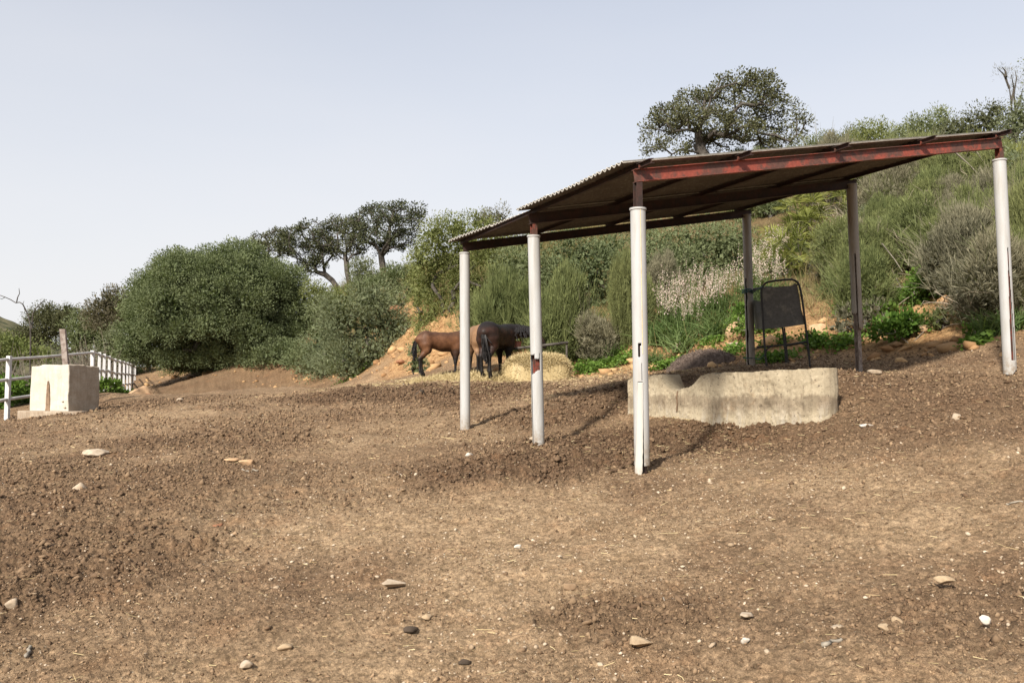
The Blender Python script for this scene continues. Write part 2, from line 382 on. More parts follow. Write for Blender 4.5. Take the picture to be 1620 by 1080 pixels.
    hgt = t.math('ADD', t.math('MULTIPLY', n_fine, 1.0), t.math('MULTIPLY', n_grain, .45))
    hgt = t.math('ADD', hgt, t.math('MULTIPLY', n_mid, 1.2))
    mat = t.pbr(base, .95, 0, t.bump(hgt, .75, .022), .1)
    o = link('ground', me, mat)
    tag(o, kind='structure')
make_ground()

# ------------------------------------------------------------------ rocks, clods, gravel
def ico(sub):
    bm = bmesh.new(); bmesh.ops.create_icosphere(bm, subdivisions=sub, radius=1)
    bm.verts.ensure_lookup_table(); V = np.array([v.co[:] for v in bm.verts]); Fc = np.array([[v.index for v in f.verts] for f in bm.faces]); bm.free()
    return V, Fc
ICO = {k: ico(k) for k in (1, 2, 3, 4)}
def rock_shape(sub, r, planes=9, jag=.05):
    V, Fc = ICO[sub]; D = V.copy(); s = np.ones(len(V))*1.25
    N = rdir(planes, r); dd = r.uniform(.55, 1.0, planes)
    for n, d in zip(N, dd):
        c = D@n; s = np.where(c > .05, np.minimum(s, d/np.maximum(c, .05)), s)
    s *= 1+jag*r.normal(size=len(V))
    return D*s[:, None], Fc
def scatter_mesh(name, pos, size, flat, shapes, r, sink=.25, tints=None):
    VV = []; FF = []; TT = []; base = 0
    k = r.integers(0, len(shapes), len(pos))
    for q, (SV, SF) in enumerate(shapes):
        idx = np.where(k == q)[0]; m = len(idx)
        if not m: continue
        a = r.uniform(0, 2*np.pi, m); ca, sa = np.cos(a)[:, None], np.sin(a)[:, None]
        sx = size[idx]*r.uniform(.7, 1.4, m); sy = size[idx]*r.uniform(.6, 1.1, m); sz = size[idx]*flat*r.uniform(.7, 1.3, m)
        X = SV[None, :, 0]*sx[:, None]; Yv = SV[None, :, 1]*sy[:, None]; Z = SV[None, :, 2]*sz[:, None]
        tl = r.normal(size=(m, 1))*.25; Z = Z+X*tl
        V = np.stack([X*ca-Yv*sa, X*sa+Yv*ca, Z], -1)+pos[idx][:, None, :]; V[..., 2] += (sz*(1-2*sink))[:, None]*.6
        VV.append(V.reshape(-1, 3)); FF.append((SF[None]+(np.arange(m)*len(SV))[:, None, None]+base).reshape(-1, SF.shape[1])); base += m*len(SV)
        TT.append(np.repeat(r.uniform(0, 1, m) if tints is None else tints[idx], len(SV)))
    return np_mesh(name, np.concatenate(VV), np.concatenate(FF), np.concatenate(TT))

def stone_mat(name, a, b, c):
    t = NT(name); n = t.noise(14, 6, .65); col = t.mix(t.attr('tint'), a, b); col = t.mix(t.ramp(n, (.42, 0.), (.68, .75)), col, c)
    return t.pbr(col, .9, 0, t.bump(t.noise(60, 5, .7), .5, .008), .2)
M['chip'] = stone_mat('chip_stone', (.26, .185, .118), (.54, .45, .34), (.30, .22, .14))
M['clod'] = stone_mat('clod_soil', (.085, .052, .030), (.390, .268, .160), (.16, .102, .060))
M['stone_pale'] = stone_mat('stone_pale', (.36, .29, .21), (.44, .36, .27), (.25, .18, .115))
M['stone_white'] = stone_mat('stone_white', (.52, .48, .42), (.58, .53, .46), (.36, .30, .23))
M['stone_tan'] = stone_mat('stone_tan', (.36, .26, .16), (.40, .30, .19), (.24, .165, .10))
M['stone_orange'] = stone_mat('stone_orange', (.40, .25, .14), (.46, .31, .18), (.29, .175, .095))
M['stone_red'] = stone_mat('stone_red', (.27, .13, .07), (.30, .15, .08), (.18, .085, .05))
M['dung'] = stone_mat('dung', (.050, .036, .026), (.080, .058, .040), (.032, .024, .017))

def fan_points(n, y0, y1, power, r):
    """points over the yard, nearer ground first"""
    u = r.uniform(0, 1, n); y = (y0**(1-power)+u*(y1**(1-power)-y0**(1-power)))**(1/(1-power))
    x = y*r.uniform(-.68, .68, n); return x, y
r1 = np.random.default_rng(21)
x, y = fan_points(24000, 2.4, 17, .55, r1)
man = zmask(x, y, zones); keep = (r1.uniform(size=len(x)) > man*.75) & (toe_d(x, y) < -.2) & (fbm(x*.7, y*.7, 3, 62) > r1.uniform(.3, .68, len(x))); x, y = x[keep], y[keep]
sz = np.clip(np.exp(r1.normal(-5.25, .50, len(x))), .0025, .022)
o = link('gravel', scatter_mesh('gravel', np.c_[x, y, G(x, y)], sz, .6, [rock_shape(1, r1, 7, .0) for _ in range(6)], r1), M['chip'])
tag(o, kind='stuff')
x, y = fan_points(22000, 2.4, 22, .6, r1)
man = zmask(x, y, zones); keep = (r1.uniform(size=len(x)) < .35+.9*man) & (toe_d(x, y) < .3); x, y = x[keep], y[keep]; man = man[keep]
sz = np.clip(np.exp(r1.normal(-4.95, .45, len(x)))*(1+.8*man), .003, .032)
o = link('dirt_clods', scatter_mesh('dirt_clods', np.c_[x, y, G(x, y)], sz, .55, [rock_shape(1, r1, 6, .16) for _ in range(8)], r1, .45, np.clip(r1.uniform(0, .75, len(x))*(1-.6*man), 0, 1)), M['clod'])
tag(o, kind='stuff')
# crumbs of soil, small and everywhere
OCT = np.array([[1, 0, 0], [-1, 0, 0], [0, 1, 0], [0, -1, 0], [0, 0, 1], [0, 0, -1]], float); OCTF = np.array([[0, 2, 4], [2, 1, 4], [1, 3, 4], [3, 0, 4], [2, 0, 5], [1, 2, 5], [3, 1, 5], [0, 3, 5]])
x, y = fan_points(150000, 2.4, 19, .45, r1); man = zmask(x, y, zones); keep = (toe_d(x, y) < .2) & (fbm(x*1.6, y*1.6, 3, 12) > r1.uniform(.15, .62, len(x))-.25*man+.16*zmask(x, y, light_z)); x, y = x[keep], y[keep]; man = man[keep]
sz = np.clip(np.exp(r1.normal(-5.0, .42, len(x)))*(1+.9*man)*np.clip(y/7, .8, 2.0), .003, .045)
o = link('soil_crumbs', scatter_mesh('soil_crumbs', np.c_[x, y, G(x, y)], sz, .75, [(OCT*r1.uniform(.6, 1.3, (6, 1))+r1.normal(size=(6, 3))*.15, OCTF) for _ in range(10)], r1, .3, np.clip(r1.uniform(0, 1, len(x))**1.6*(1-.72*man), 0, 1)), M['clod'])
tag(o, kind='stuff')
# rubble on the bank
x = r1.uniform(-18, 12, 40000); y = r1.uniform(10, 42, 40000); d = toe_d(x, y)
keep = (d > -1.0) & (d < 3.2) & (r1.uniform(size=len(x)) < (.12+.26*sst(-7, -2, x))*np.exp(-np.abs(d-.3)/1.0)+.015); x, y = x[keep], y[keep]
sz = np.clip(np.exp(r1.normal(-3.1, .65, len(x))), .015, .22)
M['rubble'] = stone_mat('rubble', (.25, .135, .062), (.52, .34, .17), (.33, .19, .09))
o = link('rubble', scatter_mesh('rubble', np.c_[x, y, G(x, y)], sz, .6, [rock_shape(1, r1, 7, .03) for _ in range(6)], r1), M['rubble'])
tag(o, kind='stuff')

stones = [  # px, py, width px, height/width, material, label
 (620, 927, 44, .28, 'stone_pale', 'flat pale grey slab of stone lying alone left of the middle of the yard', 'stone'),
 (125, 777, 26, .6, 'stone_pale', 'pale angular stone on dark soil in front of the concrete block', 'stone'),
 (213, 780, 22, .45, 'stone_tan', 'rounded tan stone right of a pale angular stone on dark soil', 'stone'),
 (345, 835, 22, .5, 'stone_red', 'brown brick-shaped fragment lying on the bare soil', 'brick fragment'),
 (155, 718, 46, .3, 'stone_pale', 'wide pale rock half buried below the concrete block', 'rock'),
 (366, 730, 30, .3, 'stone_orange', 'left of two flat pinkish orange rocks sunk in the dirt', 'rock'),
 (394, 734, 32, .35, 'stone_orange', 'right of two flat pinkish orange rocks sunk in the dirt', 'rock'),
 (820, 868, 14, .55, 'stone_white', 'bright white stone alone in the centre of the tan ground', 'stone'),
 (742, 721, 15, .4, 'stone_white', 'small white stone on dark manure left of the broken post', 'stone'),
 (1180, 977, 26, .4, 'stone_pale', 'pinkish pale flat stone near the front right of the yard', 'stone'),
 (1179, 1018, 16, .7, 'stone_white', 'bright white chunky stone at the front of the yard', 'stone'),
 (1397, 998, 26, .5, 'stone_tan', 'smooth tan cobble beside a smaller grey cobble at the front right', 'stone'),
 (1419, 988, 16, .6, 'stone_tan', 'smaller greyish cobble touching a tan cobble at the front right', 'stone'),
 (1324, 997, 26, .35, 'stone_pale', 'flat light stone left of the tan cobbles at the front right', 'stone'),
 (1494, 924, 32, .4, 'stone_tan', 'pointed flat brown slab lying at the right front of the yard', 'stone'),
 (1368, 677, 27, .28, 'stone_white', 'long white stone in dirt right of the concrete wall', 'stone'),
 (1418, 679, 15, .35, 'stone_pale', 'short pale stone right of the long white stone', 'stone'),
 (1514, 663, 16, .6, 'stone_pale', 'pale upright stone in the dirt in front of the right post', 'stone'),
 (20, 959, 20, .65, 'stone_pale', 'rough pale grey stone at the left edge of the yard', 'stone'),
 (675, 981, 16, .5, 'stone_tan', 'tan stone in front of the flat grey slab', 'stone'),
 (1010, 1022, 46, .35, 'stone_tan', 'wide tan rock mostly buried at the front of the yard', 'rock'),
 (450, 1028, 24, .45, 'stone_tan', 'grey-brown stone at the front left of the yard', 'stone'),
 (390, 1055, 26, .4, 'stone_pale', 'pale stone at the lower left of the yard', 'stone'),
 (1083, 658, 0, 0, '', '', ''),
 (735, 1053, 22, .4, 'dung', 'black dried dung lump at the very front of the yard', 'dung'),
 (650, 1000, 24, .35, 'dung', 'dark dung lump left of centre at the front of the yard', 'dung'),
 (900, 932, 26, .5, 'clod', 'large crumbly brown clod in front of the shelter', 'dirt clod'),
 (1560, 985, 22, .6, 'stone_white', 'white rough stone at the right front of the yard', 'stone'),
 (890, 628, 0, 0, '', '', ''),
 (916, 627, 14, .7, 'dung', 'black round dung lump in the shade left of the concrete wall', 'dung'),
 (1383, 591, 24, .4, 'stone_pale', 'flat pale rock at the foot of the rusty right post', 'rock'),
 (843, 696, 11, .7, 'stone_pale', 'small pale stone block against the foot of the broken post', 'stone'),
 (663, 625, 16, .7, 'dung', 'black dung lump on the manure in front of the brown foal', 'dung'),
 (1118, 1043, 0, 0, '', '', ''),
 (285, 635, 12, .5, 'stone_pale', 'small pale stone on dirt in front of the big round bush', 'stone'),
 # rocks of the bank
 (1297, 527, 34, .75, 'stone_orange', 'rounded orange boulder on the bank right of the metal feeder', 'boulder'),
 (1168, 533, 46, .7, 'stone_orange', 'large orange boulder on the bank left of the metal feeder', 'boulder'),
 (1160, 554, 40, .5, 'stone_pale', 'flat pale rock below the large orange boulder', 'rock'),
 (1495, 497, 40, .8, 'stone_orange', 'ochre boulder on the bank between two leafy plants', 'boulder'),
 (1437, 505, 62, .4, 'stone_red', 'reddish brown slab of rock behind the green leafy mound', 'rock'),
 (1522, 480, 36, 1.0, 'stone_pale', 'tall yellowish rock on the bank left of the right post', 'rock'),
 (1470, 525, 34, .5, 'stone_orange', 'broken ochre rock at the foot of the bank right of leafy mound', 'rock'),
 (1415, 548, 26, .4, 'stone_orange', 'low ochre rock below the green leafy mound', 'rock'),
 (1075, 555, 30, .6, 'stone_pale', 'pale rock at the left foot of the manure heap', 'rock'),
 (1028, 572, 22, .5, 'stone_pale', 'pale rock among weeds just right of the front post', 'rock'),
 (985, 545, 30, .5, 'stone_orange', 'ochre rock on the bare bank left of the front post', 'rock'),
 (968, 566, 16, .6, 'stone_pale', 'small pale rock in green weeds left of the front post', 'rock'),
 (480, 586, 22, .5, 'stone_orange', 'ochre stone at the foot of the bank beside the big round bush', 'rock'),
 (548, 583, 26, .5, 'stone_orange', 'pale ochre stone below the grey-green shrub', 'rock'),
 (636, 577, 20, .4, 'stone_red', 'flat brown stone on the ochre bank left of the foal', 'rock'),
 (628, 492, 26, .5, 'stone_red', 'brown rock jutting from the steep ochre bank', 'rock'),
 (224, 553, 56, .6, 'stone_orange', 'broad ochre rock face behind the far end of the white fence', 'rock'),
 (236, 572, 30, .5, 'stone_red', 'dark brown rock below the ochre rock face', 'rock'),
]
for k, (px, py, wpx, hw, mat, lab, cat) in enumerate(stones):
    if not wpx: continue
    r = np.random.default_rng(100+k); p = hit(px, py); s = wpx*p[1]/F/2
    V, Fc = rock_shape(3 if wpx < 30 else 4, r, 10, .012)
    sx = np.abs(V[:, 0]).max(); V = V/sx
    V = V*np.array([s, s*.8, s*hw*1.15])*(1+.10*(fbm(V[:, 0]*3+k, V[:, 1]*3+V[:, 2]*2, 3, k)-.5))[:, None]; a = r.uniform(-.3, .3); V = np.c_[V[:, 0]*math.cos(a)-V[:, 1]*math.sin(a), V[:, 0]*math.sin(a)+V[:, 1]*math.cos(a), V[:, 2]]
    o = link({'dung': 'dung_lump', 'dirt clod': 'dirt_clod', 'brick fragment': 'brick_fragment'}.get(cat, cat), np_mesh('rock', V, Fc, r.uniform(.1, .9)*np.ones(len(V))), M[mat], None, (p[0], p[1], H1(p[0], p[1])+s*hw*.22+.008))
    tag(o, lab, cat)

# sticks and loose straw
sticks = [((383, 741), (411, 749), .010, 'M', 'white split stick lying below the pinkish orange rocks'), ((672, 765), (713, 766), .010, 'B', 'thin brown stick lying on the tan ground'),
          ((1300, 1033), (1332, 1022), .012, 'M', 'pale short stick of wood at the front right of the yard'), ((1043, 943), (1075, 957), .004, 'M', 'thin pale straw stalk lying in front of the shelter'),
          ((1593, 803), (1619, 804), .007, 'M', 'pale forked twig at the right edge of the yard'), ((80, 850), (103, 838), .009, 'B', 'short brown stick on the dark soil at the left'), ((962, 752), (1003, 734), .016, 'B', 'brown buried root left of the front post'), ((42, 1042), (48, 1026), .012, 'M', 'bone-like pale stick at the lower left corner')]
for k, (a, b, rad, mm, lab) in enumerate(sticks):
    pa, pb = hit(*a), hit(*b); r = np.random.default_rng(k); n = 7; pts = []
    for i in range(n):
        q = pa+(pb-pa)*i/(n-1); q[2] = G1(q[0], q[1])+rad*.7; q[:2] += r.normal(size=2)*.008; pts.append(q)
    m = MB(); m.tube(pts, np.linspace(rad, rad*.6, n), 6); o = m.build('stick', M['bark_pale'] if mm == 'M' else M['clod'], None, pts[0], smooth=True); tag(o, lab, 'stick')

def ribbons(base, dirs, length, width, bend, segs, r, tip=.15):
    """curved blades: base (n,3), dirs (n,3)"""
    n = len(base); length = np.broadcast_to(length, (n,)); t = np.linspace(0, 1, segs+1)
    side = unit(np.cross(dirs, rdir(n, r))); bd = r.normal(size=(n, 3))*bend
    bd = bd if np.isscalar(bend) else bd
    P = base[:, None]+dirs[:, None]*(length[:, None]*t)[..., None]+bd[:, None]*(length[:, None]*t**2)[..., None]
    w = (width*(1-(1-tip)*t))[None, :, None] if np.isscalar(width) else (width[:, None]*(1-(1-tip)*t))[..., None]
    V = np.stack([P-side[:, None]*w/2, P+side[:, None]*w/2], 2).reshape(-1, 3)
    k = (np.arange(n)*(segs+1)*2)[:, None]; s = (np.arange(segs)*2)[None]
    Fc = np.stack([k+s, k+s+1, k+s+3, k+s+2], -1).reshape(-1, 4)
    return V, Fc, P
def rep(a, segs): return np.repeat(a, (segs+1)*2)

r2 = np.random.default_rng(5)
x, y = fan_points(3000, 2.4, 19, .3, r2)
hx, hy = at(800, 600, 18.4)[:2]
x = np.r_[x, hx+r2.normal(size=9000)*1.9]; y = np.r_[y, hy+.2+r2.normal(size=9000)*1.0]
ww = at(1010, 690, 9)[:2]; x = np.r_[x, r2.normal(size=900)*1.0+ww[0]+.7]; y = np.r_[y, r2.normal(size=900)*.8+ww[1]+.5]
xx = at(960, 600, 15); x = np.r_[x, r2.normal(size=1500)*1.6+xx[0]]; y = np.r_[y, r2.normal(size=1500)*1.3+xx[1]]
a = r2.uniform(0, 2*np.pi, len(x)); dz = np.clip(r2.normal(size=len(x))*.10, -.02, .3)
D = np.c_[np.cos(a), np.sin(a), dz]; ln = np.clip(np.exp(r2.normal(-3.25, .5, len(x))), .015, .14)
V, Fc, _ = ribbons(np.c_[x, y, G(x, y)+.008], D, ln, np.clip(r2.uniform(.002, .0045, len(x))*np.clip(y/6, 1, 3), 0, .009), .12, 2, r2, .6)
o = link('loose_straw', np_mesh('loose_straw', V, Fc, rep(r2.uniform(0, 1, len(x)), 2)), M['straw']); tag(o, kind='stuff')

# ------------------------------------------------------------------ materials of made things
def rust_paint(name, paint, worn, amount, rough=.6, scale=7):
    t = NT(name); n = t.noise(scale, 6, .7); f = t.noise(scale*7, 5, .7)
    mask = t.ramp(t.math('MULTIPLY_ADD', n, .75, ) if False else n, (amount-.05, 0.), (amount+.05, 1.))
    c = t.mix(mask, paint, worn); c = t.mix(1.0, c, t.ramp(f, (.3, .7), (.7, 1.2)), 'MULTIPLY')
    return t.pbr(c, rough, 0, t.bump(t.math('ADD', mask, f), .25, .002), .35)
M['red_steel'] = rust_paint('red_steel', (.235, .056, .036), (.10, .048, .036), .50, .55, 5)
M['red_old'] = rust_paint('red_old', (.20, .048, .030), (.085, .042, .030), .48, .7, 8)
M['brown_steel'] = rust_paint('brown_steel', (.050, .024, .018), (.032, .020, .016), .5, .7, 8)
M['black_steel'] = rust_paint('black_steel', (.030, .028, .026), (.080, .060, .045), .62, .55, 9)
M['grey_panel'] = rust_paint('grey_panel', (.100, .095, .084), (.17, .155, .13), .56, .6, 4)
M['rust_post'] = rust_paint('rust_post', (.19, .145, .120), (.30, .255, .22), .50, .85, 14)
def pvc(name, col, dirt, amt):
    t = NT(name); g = t.n('SeparateXYZ'); t.l(t.pos('Generated'), g.inputs[0])
    n = t.noise(3, 5, .6, t.pos('Object', (6, 6, .8))); s = t.noise(40, 4)
    low = t.ramp(g.outputs['Z'], (.0, 1.), (.16, 0.))
    f = t.math('MULTIPLY', t.ramp(n, (.45, 0.), (.75, 1.)), amt); f = t.math('ADD', f, t.math('MULTIPLY', low, t.math('MULTIPLY', s, .9)), True)
    spl = t.math('MULTIPLY', t.ramp(g.outputs['Z'], (.01, 1.), (.11, 0.)), t.ramp(t.noise(26, 5, .7), (.42, 0.), (.6, 1.)), True)
    return t.pbr(t.mix(t.math('MULTIPLY', spl, .8), t.mix(f, col, dirt), (.20, .135, .08)), .42, 0, t.bump(s, .08, .002), .4)
M['pvc'] = pvc('white_pipe', (.39, .388, .38), (.29, .265, .22), .6)
M['pvc_grey'] = pvc('grey_pipe', (.30, .275, .235), (.19, .15, .115), .9)  # greyer, browner tone than the other pipes
M['pvc_strip'] = pvc('pipe_strip', (.44, .425, .385), (.33, .295, .24), .35)
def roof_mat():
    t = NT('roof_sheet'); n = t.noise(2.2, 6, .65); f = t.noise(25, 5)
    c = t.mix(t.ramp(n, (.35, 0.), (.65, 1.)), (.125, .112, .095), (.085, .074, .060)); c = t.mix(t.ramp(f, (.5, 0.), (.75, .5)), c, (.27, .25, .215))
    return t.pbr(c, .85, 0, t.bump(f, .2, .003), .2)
M['roof'] = roof_mat(); M['sheet_edge_lit'] = plain('sheet_edge_lit', (.40, .38, .33), (.60, .57, .51), 12, .7)  # pale rim colour stands in for sunlight on the sheet edges
def concrete(name, a, b, stain, bands=False):
    t = NT(name); n = t.noise(5, 7, .7); f = t.noise(45, 6, .75); g = t.n('SeparateXYZ'); t.l(t.pos('Object'), g.inputs[0])
    c = t.mix(t.ramp(n, (.35, 0.), (.65, 1.)), a, b)
    drip = t.noise(1.0, 6, .72, t.pos('Object', (11, 11, 2.0) if bands else (16, 16, 1.1))); pat = t.noise(2.4, 5, .7)
    if bands:
        zz = t.math('ADD', g.outputs['Z'], t.math('MULTIPLY', t.math('SUBTRACT', t.noise(1.0, 6, .7, t.pos('Object', (5, 5, 1.5))), .5), .34))
        band = t.math('MULTIPLY', t.ramp(zz, (.10, 0.), (.20, 1.)), t.ramp(zz, (.30, 1.), (.335, 0.)))
        band = t.math('MULTIPLY', band, t.ramp(pat, (.30, .25), (.55, 1.)))
        c = t.mix(t.math('MULTIPLY', band, .8), c, t.mix(t.ramp(drip, (.4, 0.), (.6, 1.)), stain, tuple(x*1.7 for x in stain)))
        whit = t.math('MULTIPLY', t.ramp(zz, (.05, 1.), (.26, 0.)), t.math('MULTIPLY', t.ramp(drip, (.50, 0.), (.58, 1.)), t.ramp(pat, (.40, 0.), (.56, 1.))))
        c = t.mix(t.math('MULTIPLY', whit, .85), c, (.40, .355, .285))
        pit = t.ramp(t.noise(22, 4, .8), (.595, 0.), (.635, 1.)); rust = t.ramp(t.noise(1.7, 5, .75), (.56, 0.), (.68, 1.)); c = t.mix(t.math('MULTIPLY', rust, .45), c, (.20, .115, .055)); c = t.mix(t.math('MULTIPLY', pit, .75), c, (.09, .07, .05))
    else:
        c = t.mix(t.math('MULTIPLY', t.ramp(drip, (.48, 0.), (.72, 1.)), .65), c, stain)
    c = t.mix(1.0, c, t.ramp(f, (.3, .82), (.7, 1.12)), 'MULTIPLY')
    return t.pbr(c, .9, 0, t.bump(t.math('ADD', f, n), .5, .006), .2)
M['concrete_wall'] = concrete('concrete_wall', (.40, .338, .238), (.30, .245, .165), (.125, .095, .064), True)
M['concrete_grey'] = concrete('concrete_grey', (.33, .285, .215), (.25, .212, .155), (.17, .135, .098))
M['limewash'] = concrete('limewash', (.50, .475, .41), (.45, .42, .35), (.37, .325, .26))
M['concrete_old'] = concrete('concrete_old', (.40, .33, .25), (.27, .205, .145), (.19, .135, .09))
M['fence'] = plain('fence_paint', (.50, .49, .48), (.58, .57, .56), 12, .55, .2, .003)
M['rail'] = plain('weathered_rail', (.42, .395, .36), (.58, .555, .52), 5, .7, .3, .004)
M['crack'] = plain('crack_dark', (.12, .075, .045), (.25, .17, .11), 14, .95)
M['void'] = plain('void', (.02, .015, .012), (.05, .036, .026), 20, .95)
M['rope'] = plain('green_rope', (.035, .085, .085), (.06, .13, .12), 40, .8)
M['mesh_wire'] = plain('net_wire', (.07, .085, .08), (.13, .14, .13), 30, .6)

# ------------------------------------------------------------------ the open shelter
aH = unit(np.array([AV[0], AV[1], 0])); bH = unit(np.array([BV[0], BV[1], 0])); aD = unit(AV); bD = unit(BV); nD = np.cross(aD, bD); UP = np.array([0, 0, 1.])
g0 = np.array([P3[0], P3[1], G1(P3[0], P3[1])])
shelter = tag(empty('open_shelter', g0), 'open sided animal shelter with sloping corrugated roof on white pipe posts', 'shelter')
def local(m, name, mat, parent, **k): return m.build(name, mat, parent, off=parent_off[parent.name] if parent.name in parent_off else g0, **k)
parent_off = {}
def part(m, name, mat, parent=shelter, **k): return m.build(name, mat, parent, off=g0, **k)
BH = .056        # half depth of the main beams
def ibeam(m, p, q, up, wdt, half, tk=.007):
    p, q = np.asarray(p, float), np.asarray(q, float); d = q-p; L_ = np.linalg.norm(d); d = d/L_; s = unit(np.cross(d, up)); u = np.cross(s, d); c = (p+q)/2
    m.box(c+u*half, d*L_/2, s*wdt/2, u*tk/2); m.box(c-u*half, d*L_/2, s*wdt/2, u*tk/2); m.box(c, d*L_/2, s*tk/2, u*(half-tk/2-.0005))
beams = [('front_beam', 0., 'red_steel', -.04, 1.0), ('middle_beam', .5, 'brown_steel', -.06, 1.01), ('back_beam', 1., 'brown_steel', -.03, 1.01)]
for nm, f, mt, e0, e1 in beams:
    m = MB(); o_ = P3+BV*f; ibeam(m, o_+aD*e0, o_+AV*e1+aD*.05, nD, .075, BH)
    ob = part(m, nm, M[mt])
    if nm == 'front_beam': ob['label'] = 'steel front beam with worn bright red paint'
# purlins lie on the beams and carry the sheets
PH = .024
fr = []
for px in (1012, 1168, 1320, 1455, 1574):
    # where along the front beam this purlin crosses
    s = np.linspace(0, 1.02, 600); Q = P3[None]+AV[None]*s[:, None]; d_ = Q[:, 1]*cP+(Q[:, 2]-ZC)*sP; u = 810+F*Q[:, 0]/d_
    fr.append(s[np.argmin(abs(u-px))])
for s in fr:
    m = MB(); o_ = P3+AV*s+nD*(BH+PH+.006)
    ibeam(m, o_-bD*.22, o_+BV+bD*.20, nD, .055, PH-.003, .006); part(m, 'purlin', M['brown_steel'])
    m = MB(); m.box(P3+AV*s-bD*.045+nD*(BH+PH*.7), aD*.028, bD*.004, nD*PH*.8); part(m, 'bracket', M['red_old'])
# roof sheets (corrugations run down the slope)
sheet0 = BH+2*PH+.02
def plane_st(px, py):
    o_ = P3+nD*sheet0; c = np.array([0, 0, ZC]); d = at(px, py, 1)-c; k = (o_-c).dot(nD)/d.dot(nD); q = c+d*k-o_
    Mx = np.array([[aD.dot(aD), aD.dot(bD)], [aD.dot(bD), bD.dot(bD)]]); return np.linalg.solve(Mx, [q.dot(aD), q.dot(bD)])
WL = np.linalg.norm(AV); BL = np.linalg.norm(BV)
print('roof corners', [plane_st(*p).round(2) for p in ((975, 263), (1600, 207), (819, 333), (850, 331), (710, 382))], 'W', WL, 'B', BL)
def sheet(s0, s1, t0, t1, lift, sag, seed, skew=0):
    pitch = .089; amp = .0135; nt_ = int((t1-t0)/pitch*8); tt = np.linspace(t0, t1, nt_); ss = np.linspace(s0, s1, 40)
    S, T = np.meshgrid(ss, tt, indexing='ij')
    wv = amp*np.cos(2*np.pi*T/pitch)+lift+sag*(fbm(S.ravel()*.7+seed, T.ravel()*.9, 2, seed).reshape(S.shape)-.5)
    edge = .012*(vn(T.ravel()*9, T.ravel()*0+seed, seed).reshape(S.shape)-.5)*(S < s0+.02)
    edge = edge+skew*(T-t0)/(t1-t0)*(1-(S-s0)/(s1-s0))
    P = P3+nD*sheet0+(S+edge)[..., None]*aD+T[..., None]*bD+wv[..., None]*nD-g0
    n1, n2 = S.shape; i = (np.arange(n1-1)*n2)[:, None]; j = np.arange(n2-1)[None]
    Fc = np.stack([i+j, i+j+1, i+n2+j+1, i+n2+j], -1).reshape(-1, 4)
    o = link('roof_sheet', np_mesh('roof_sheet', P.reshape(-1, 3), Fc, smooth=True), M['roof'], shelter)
    o.data.materials.append(M['sheet_edge_lit']); sd = o.modifiers.new('s', 'SOLIDIFY'); sd.thickness = .011; sd.offset = 1; sd.material_offset_rim = 1
TF, TB = -.03, BL+.22
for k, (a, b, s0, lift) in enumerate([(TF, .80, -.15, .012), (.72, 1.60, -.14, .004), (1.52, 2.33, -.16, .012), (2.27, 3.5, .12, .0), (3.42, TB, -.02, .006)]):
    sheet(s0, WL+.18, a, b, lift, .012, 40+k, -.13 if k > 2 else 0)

# posts: a steel column inside a sleeve of white drain pipe
def pipe_mesh(base_z, top, axis_xy, rad, keep, lean, na=88, nz=210, thick=.004):
    zz = np.linspace(base_z, top, nz+1); aa = np.linspace(-np.pi, np.pi, na+1)[:-1]
    V = np.array([[axis_xy[0]+lean[0]*(z-top)+rad*math.sin(a), axis_xy[1]+lean[1]*(z-top)-rad*math.cos(a), z] for z in zz for a in aa])-g0
    view = math.atan2(axis_xy[0], axis_xy[1])
    ac = aa+np.pi/na
    Fs = []
    for i in range(nz):
        zc = (zz[i]+zz[i+1])/2
        for k in range(na):
            ang = (ac[k]+view+np.pi) % (2*np.pi)-np.pi      # 0 faces the yard's front, + to the right
            if keep(ang, zc): Fs.append((i*na+k, i*na+(k+1) % na, (i+1)*na+(k+1) % na, (i+1)*na+k))
    return np_mesh('pipe', V, np.array(Fs), smooth=True)
def zpix(py, Y): return at(810, py, Y)[2]
PR = .070
def make_post(key, pipe_top_py, base_px, base_py, mat, keep, pipe_bot_py, steel='brown_steel', label=None, pl=None):
    q = POST[key]; Y = q[1]; bx = at(base_px, base_py, Y)[0]; tx = q[0]
    zt = zpix(pipe_top_py, Y); zb = zpix(pipe_bot_py, Y); gz = G1(bx, Y)
    lean = ((tx-bx)/max(zt-gz, .1), 0.)
    m = MB(); top = q-UP*(BH+.004); bot = np.array([tx-lean[0]*(zt-gz), Y, gz-.25]); d = unit(top-bot); s = unit(np.cross(d, bH)); u = np.cross(s, d); Ls = np.linalg.norm(top-bot); c = (top+bot)/2
    for sg in (-1, 1): m.box(c+u*sg*.030, d*Ls/2, s*.030, u*.0035)
    m.box(c, d*Ls/2, s*.0035, u*.026)
    post = part(m, 'post', M[steel])
    if label: post['label'] = label
    me = pipe_mesh(min(zb, zt-.1)-.02, zt, (tx, Y), PR, lambda a, z: keep(a, z, zb, zt), lean)
    o = link('pipe_sleeve', me, M[mat], post); sd = o.modifiers.new('s', 'SOLIDIFY'); sd.thickness = .005; sd.offset = -1
    if pl: o['label'] = pl
    # rim collar of the pipe
    m = MB(); c0 = np.array([tx, Y, zt-.004]); n = 40
    for r0, r1, z0, z1 in ((PR+.001, PR+.008, -.012, .006),):
        ring = [[(c0[0]+rr*math.cos(2*math.pi*k/n), c0[1]+rr*math.sin(2*math.pi*k/n), c0[2]+z) for k in range(n)] for rr, z in ((r0, z0), (r1, z0), (r1, z1), (r0, z1))]
        V = sum(ring, []); m.add(V, [(a*n+k, a*n+(k+1) % n, ((a+1) % 4)*n+(k+1) % n, ((a+1) % 4)*n+k) for a in range(4) for k in range(n)])
    part(m, 'pipe_rim', M[mat], post)
    return post, (tx, Y, zt, zb, lean)
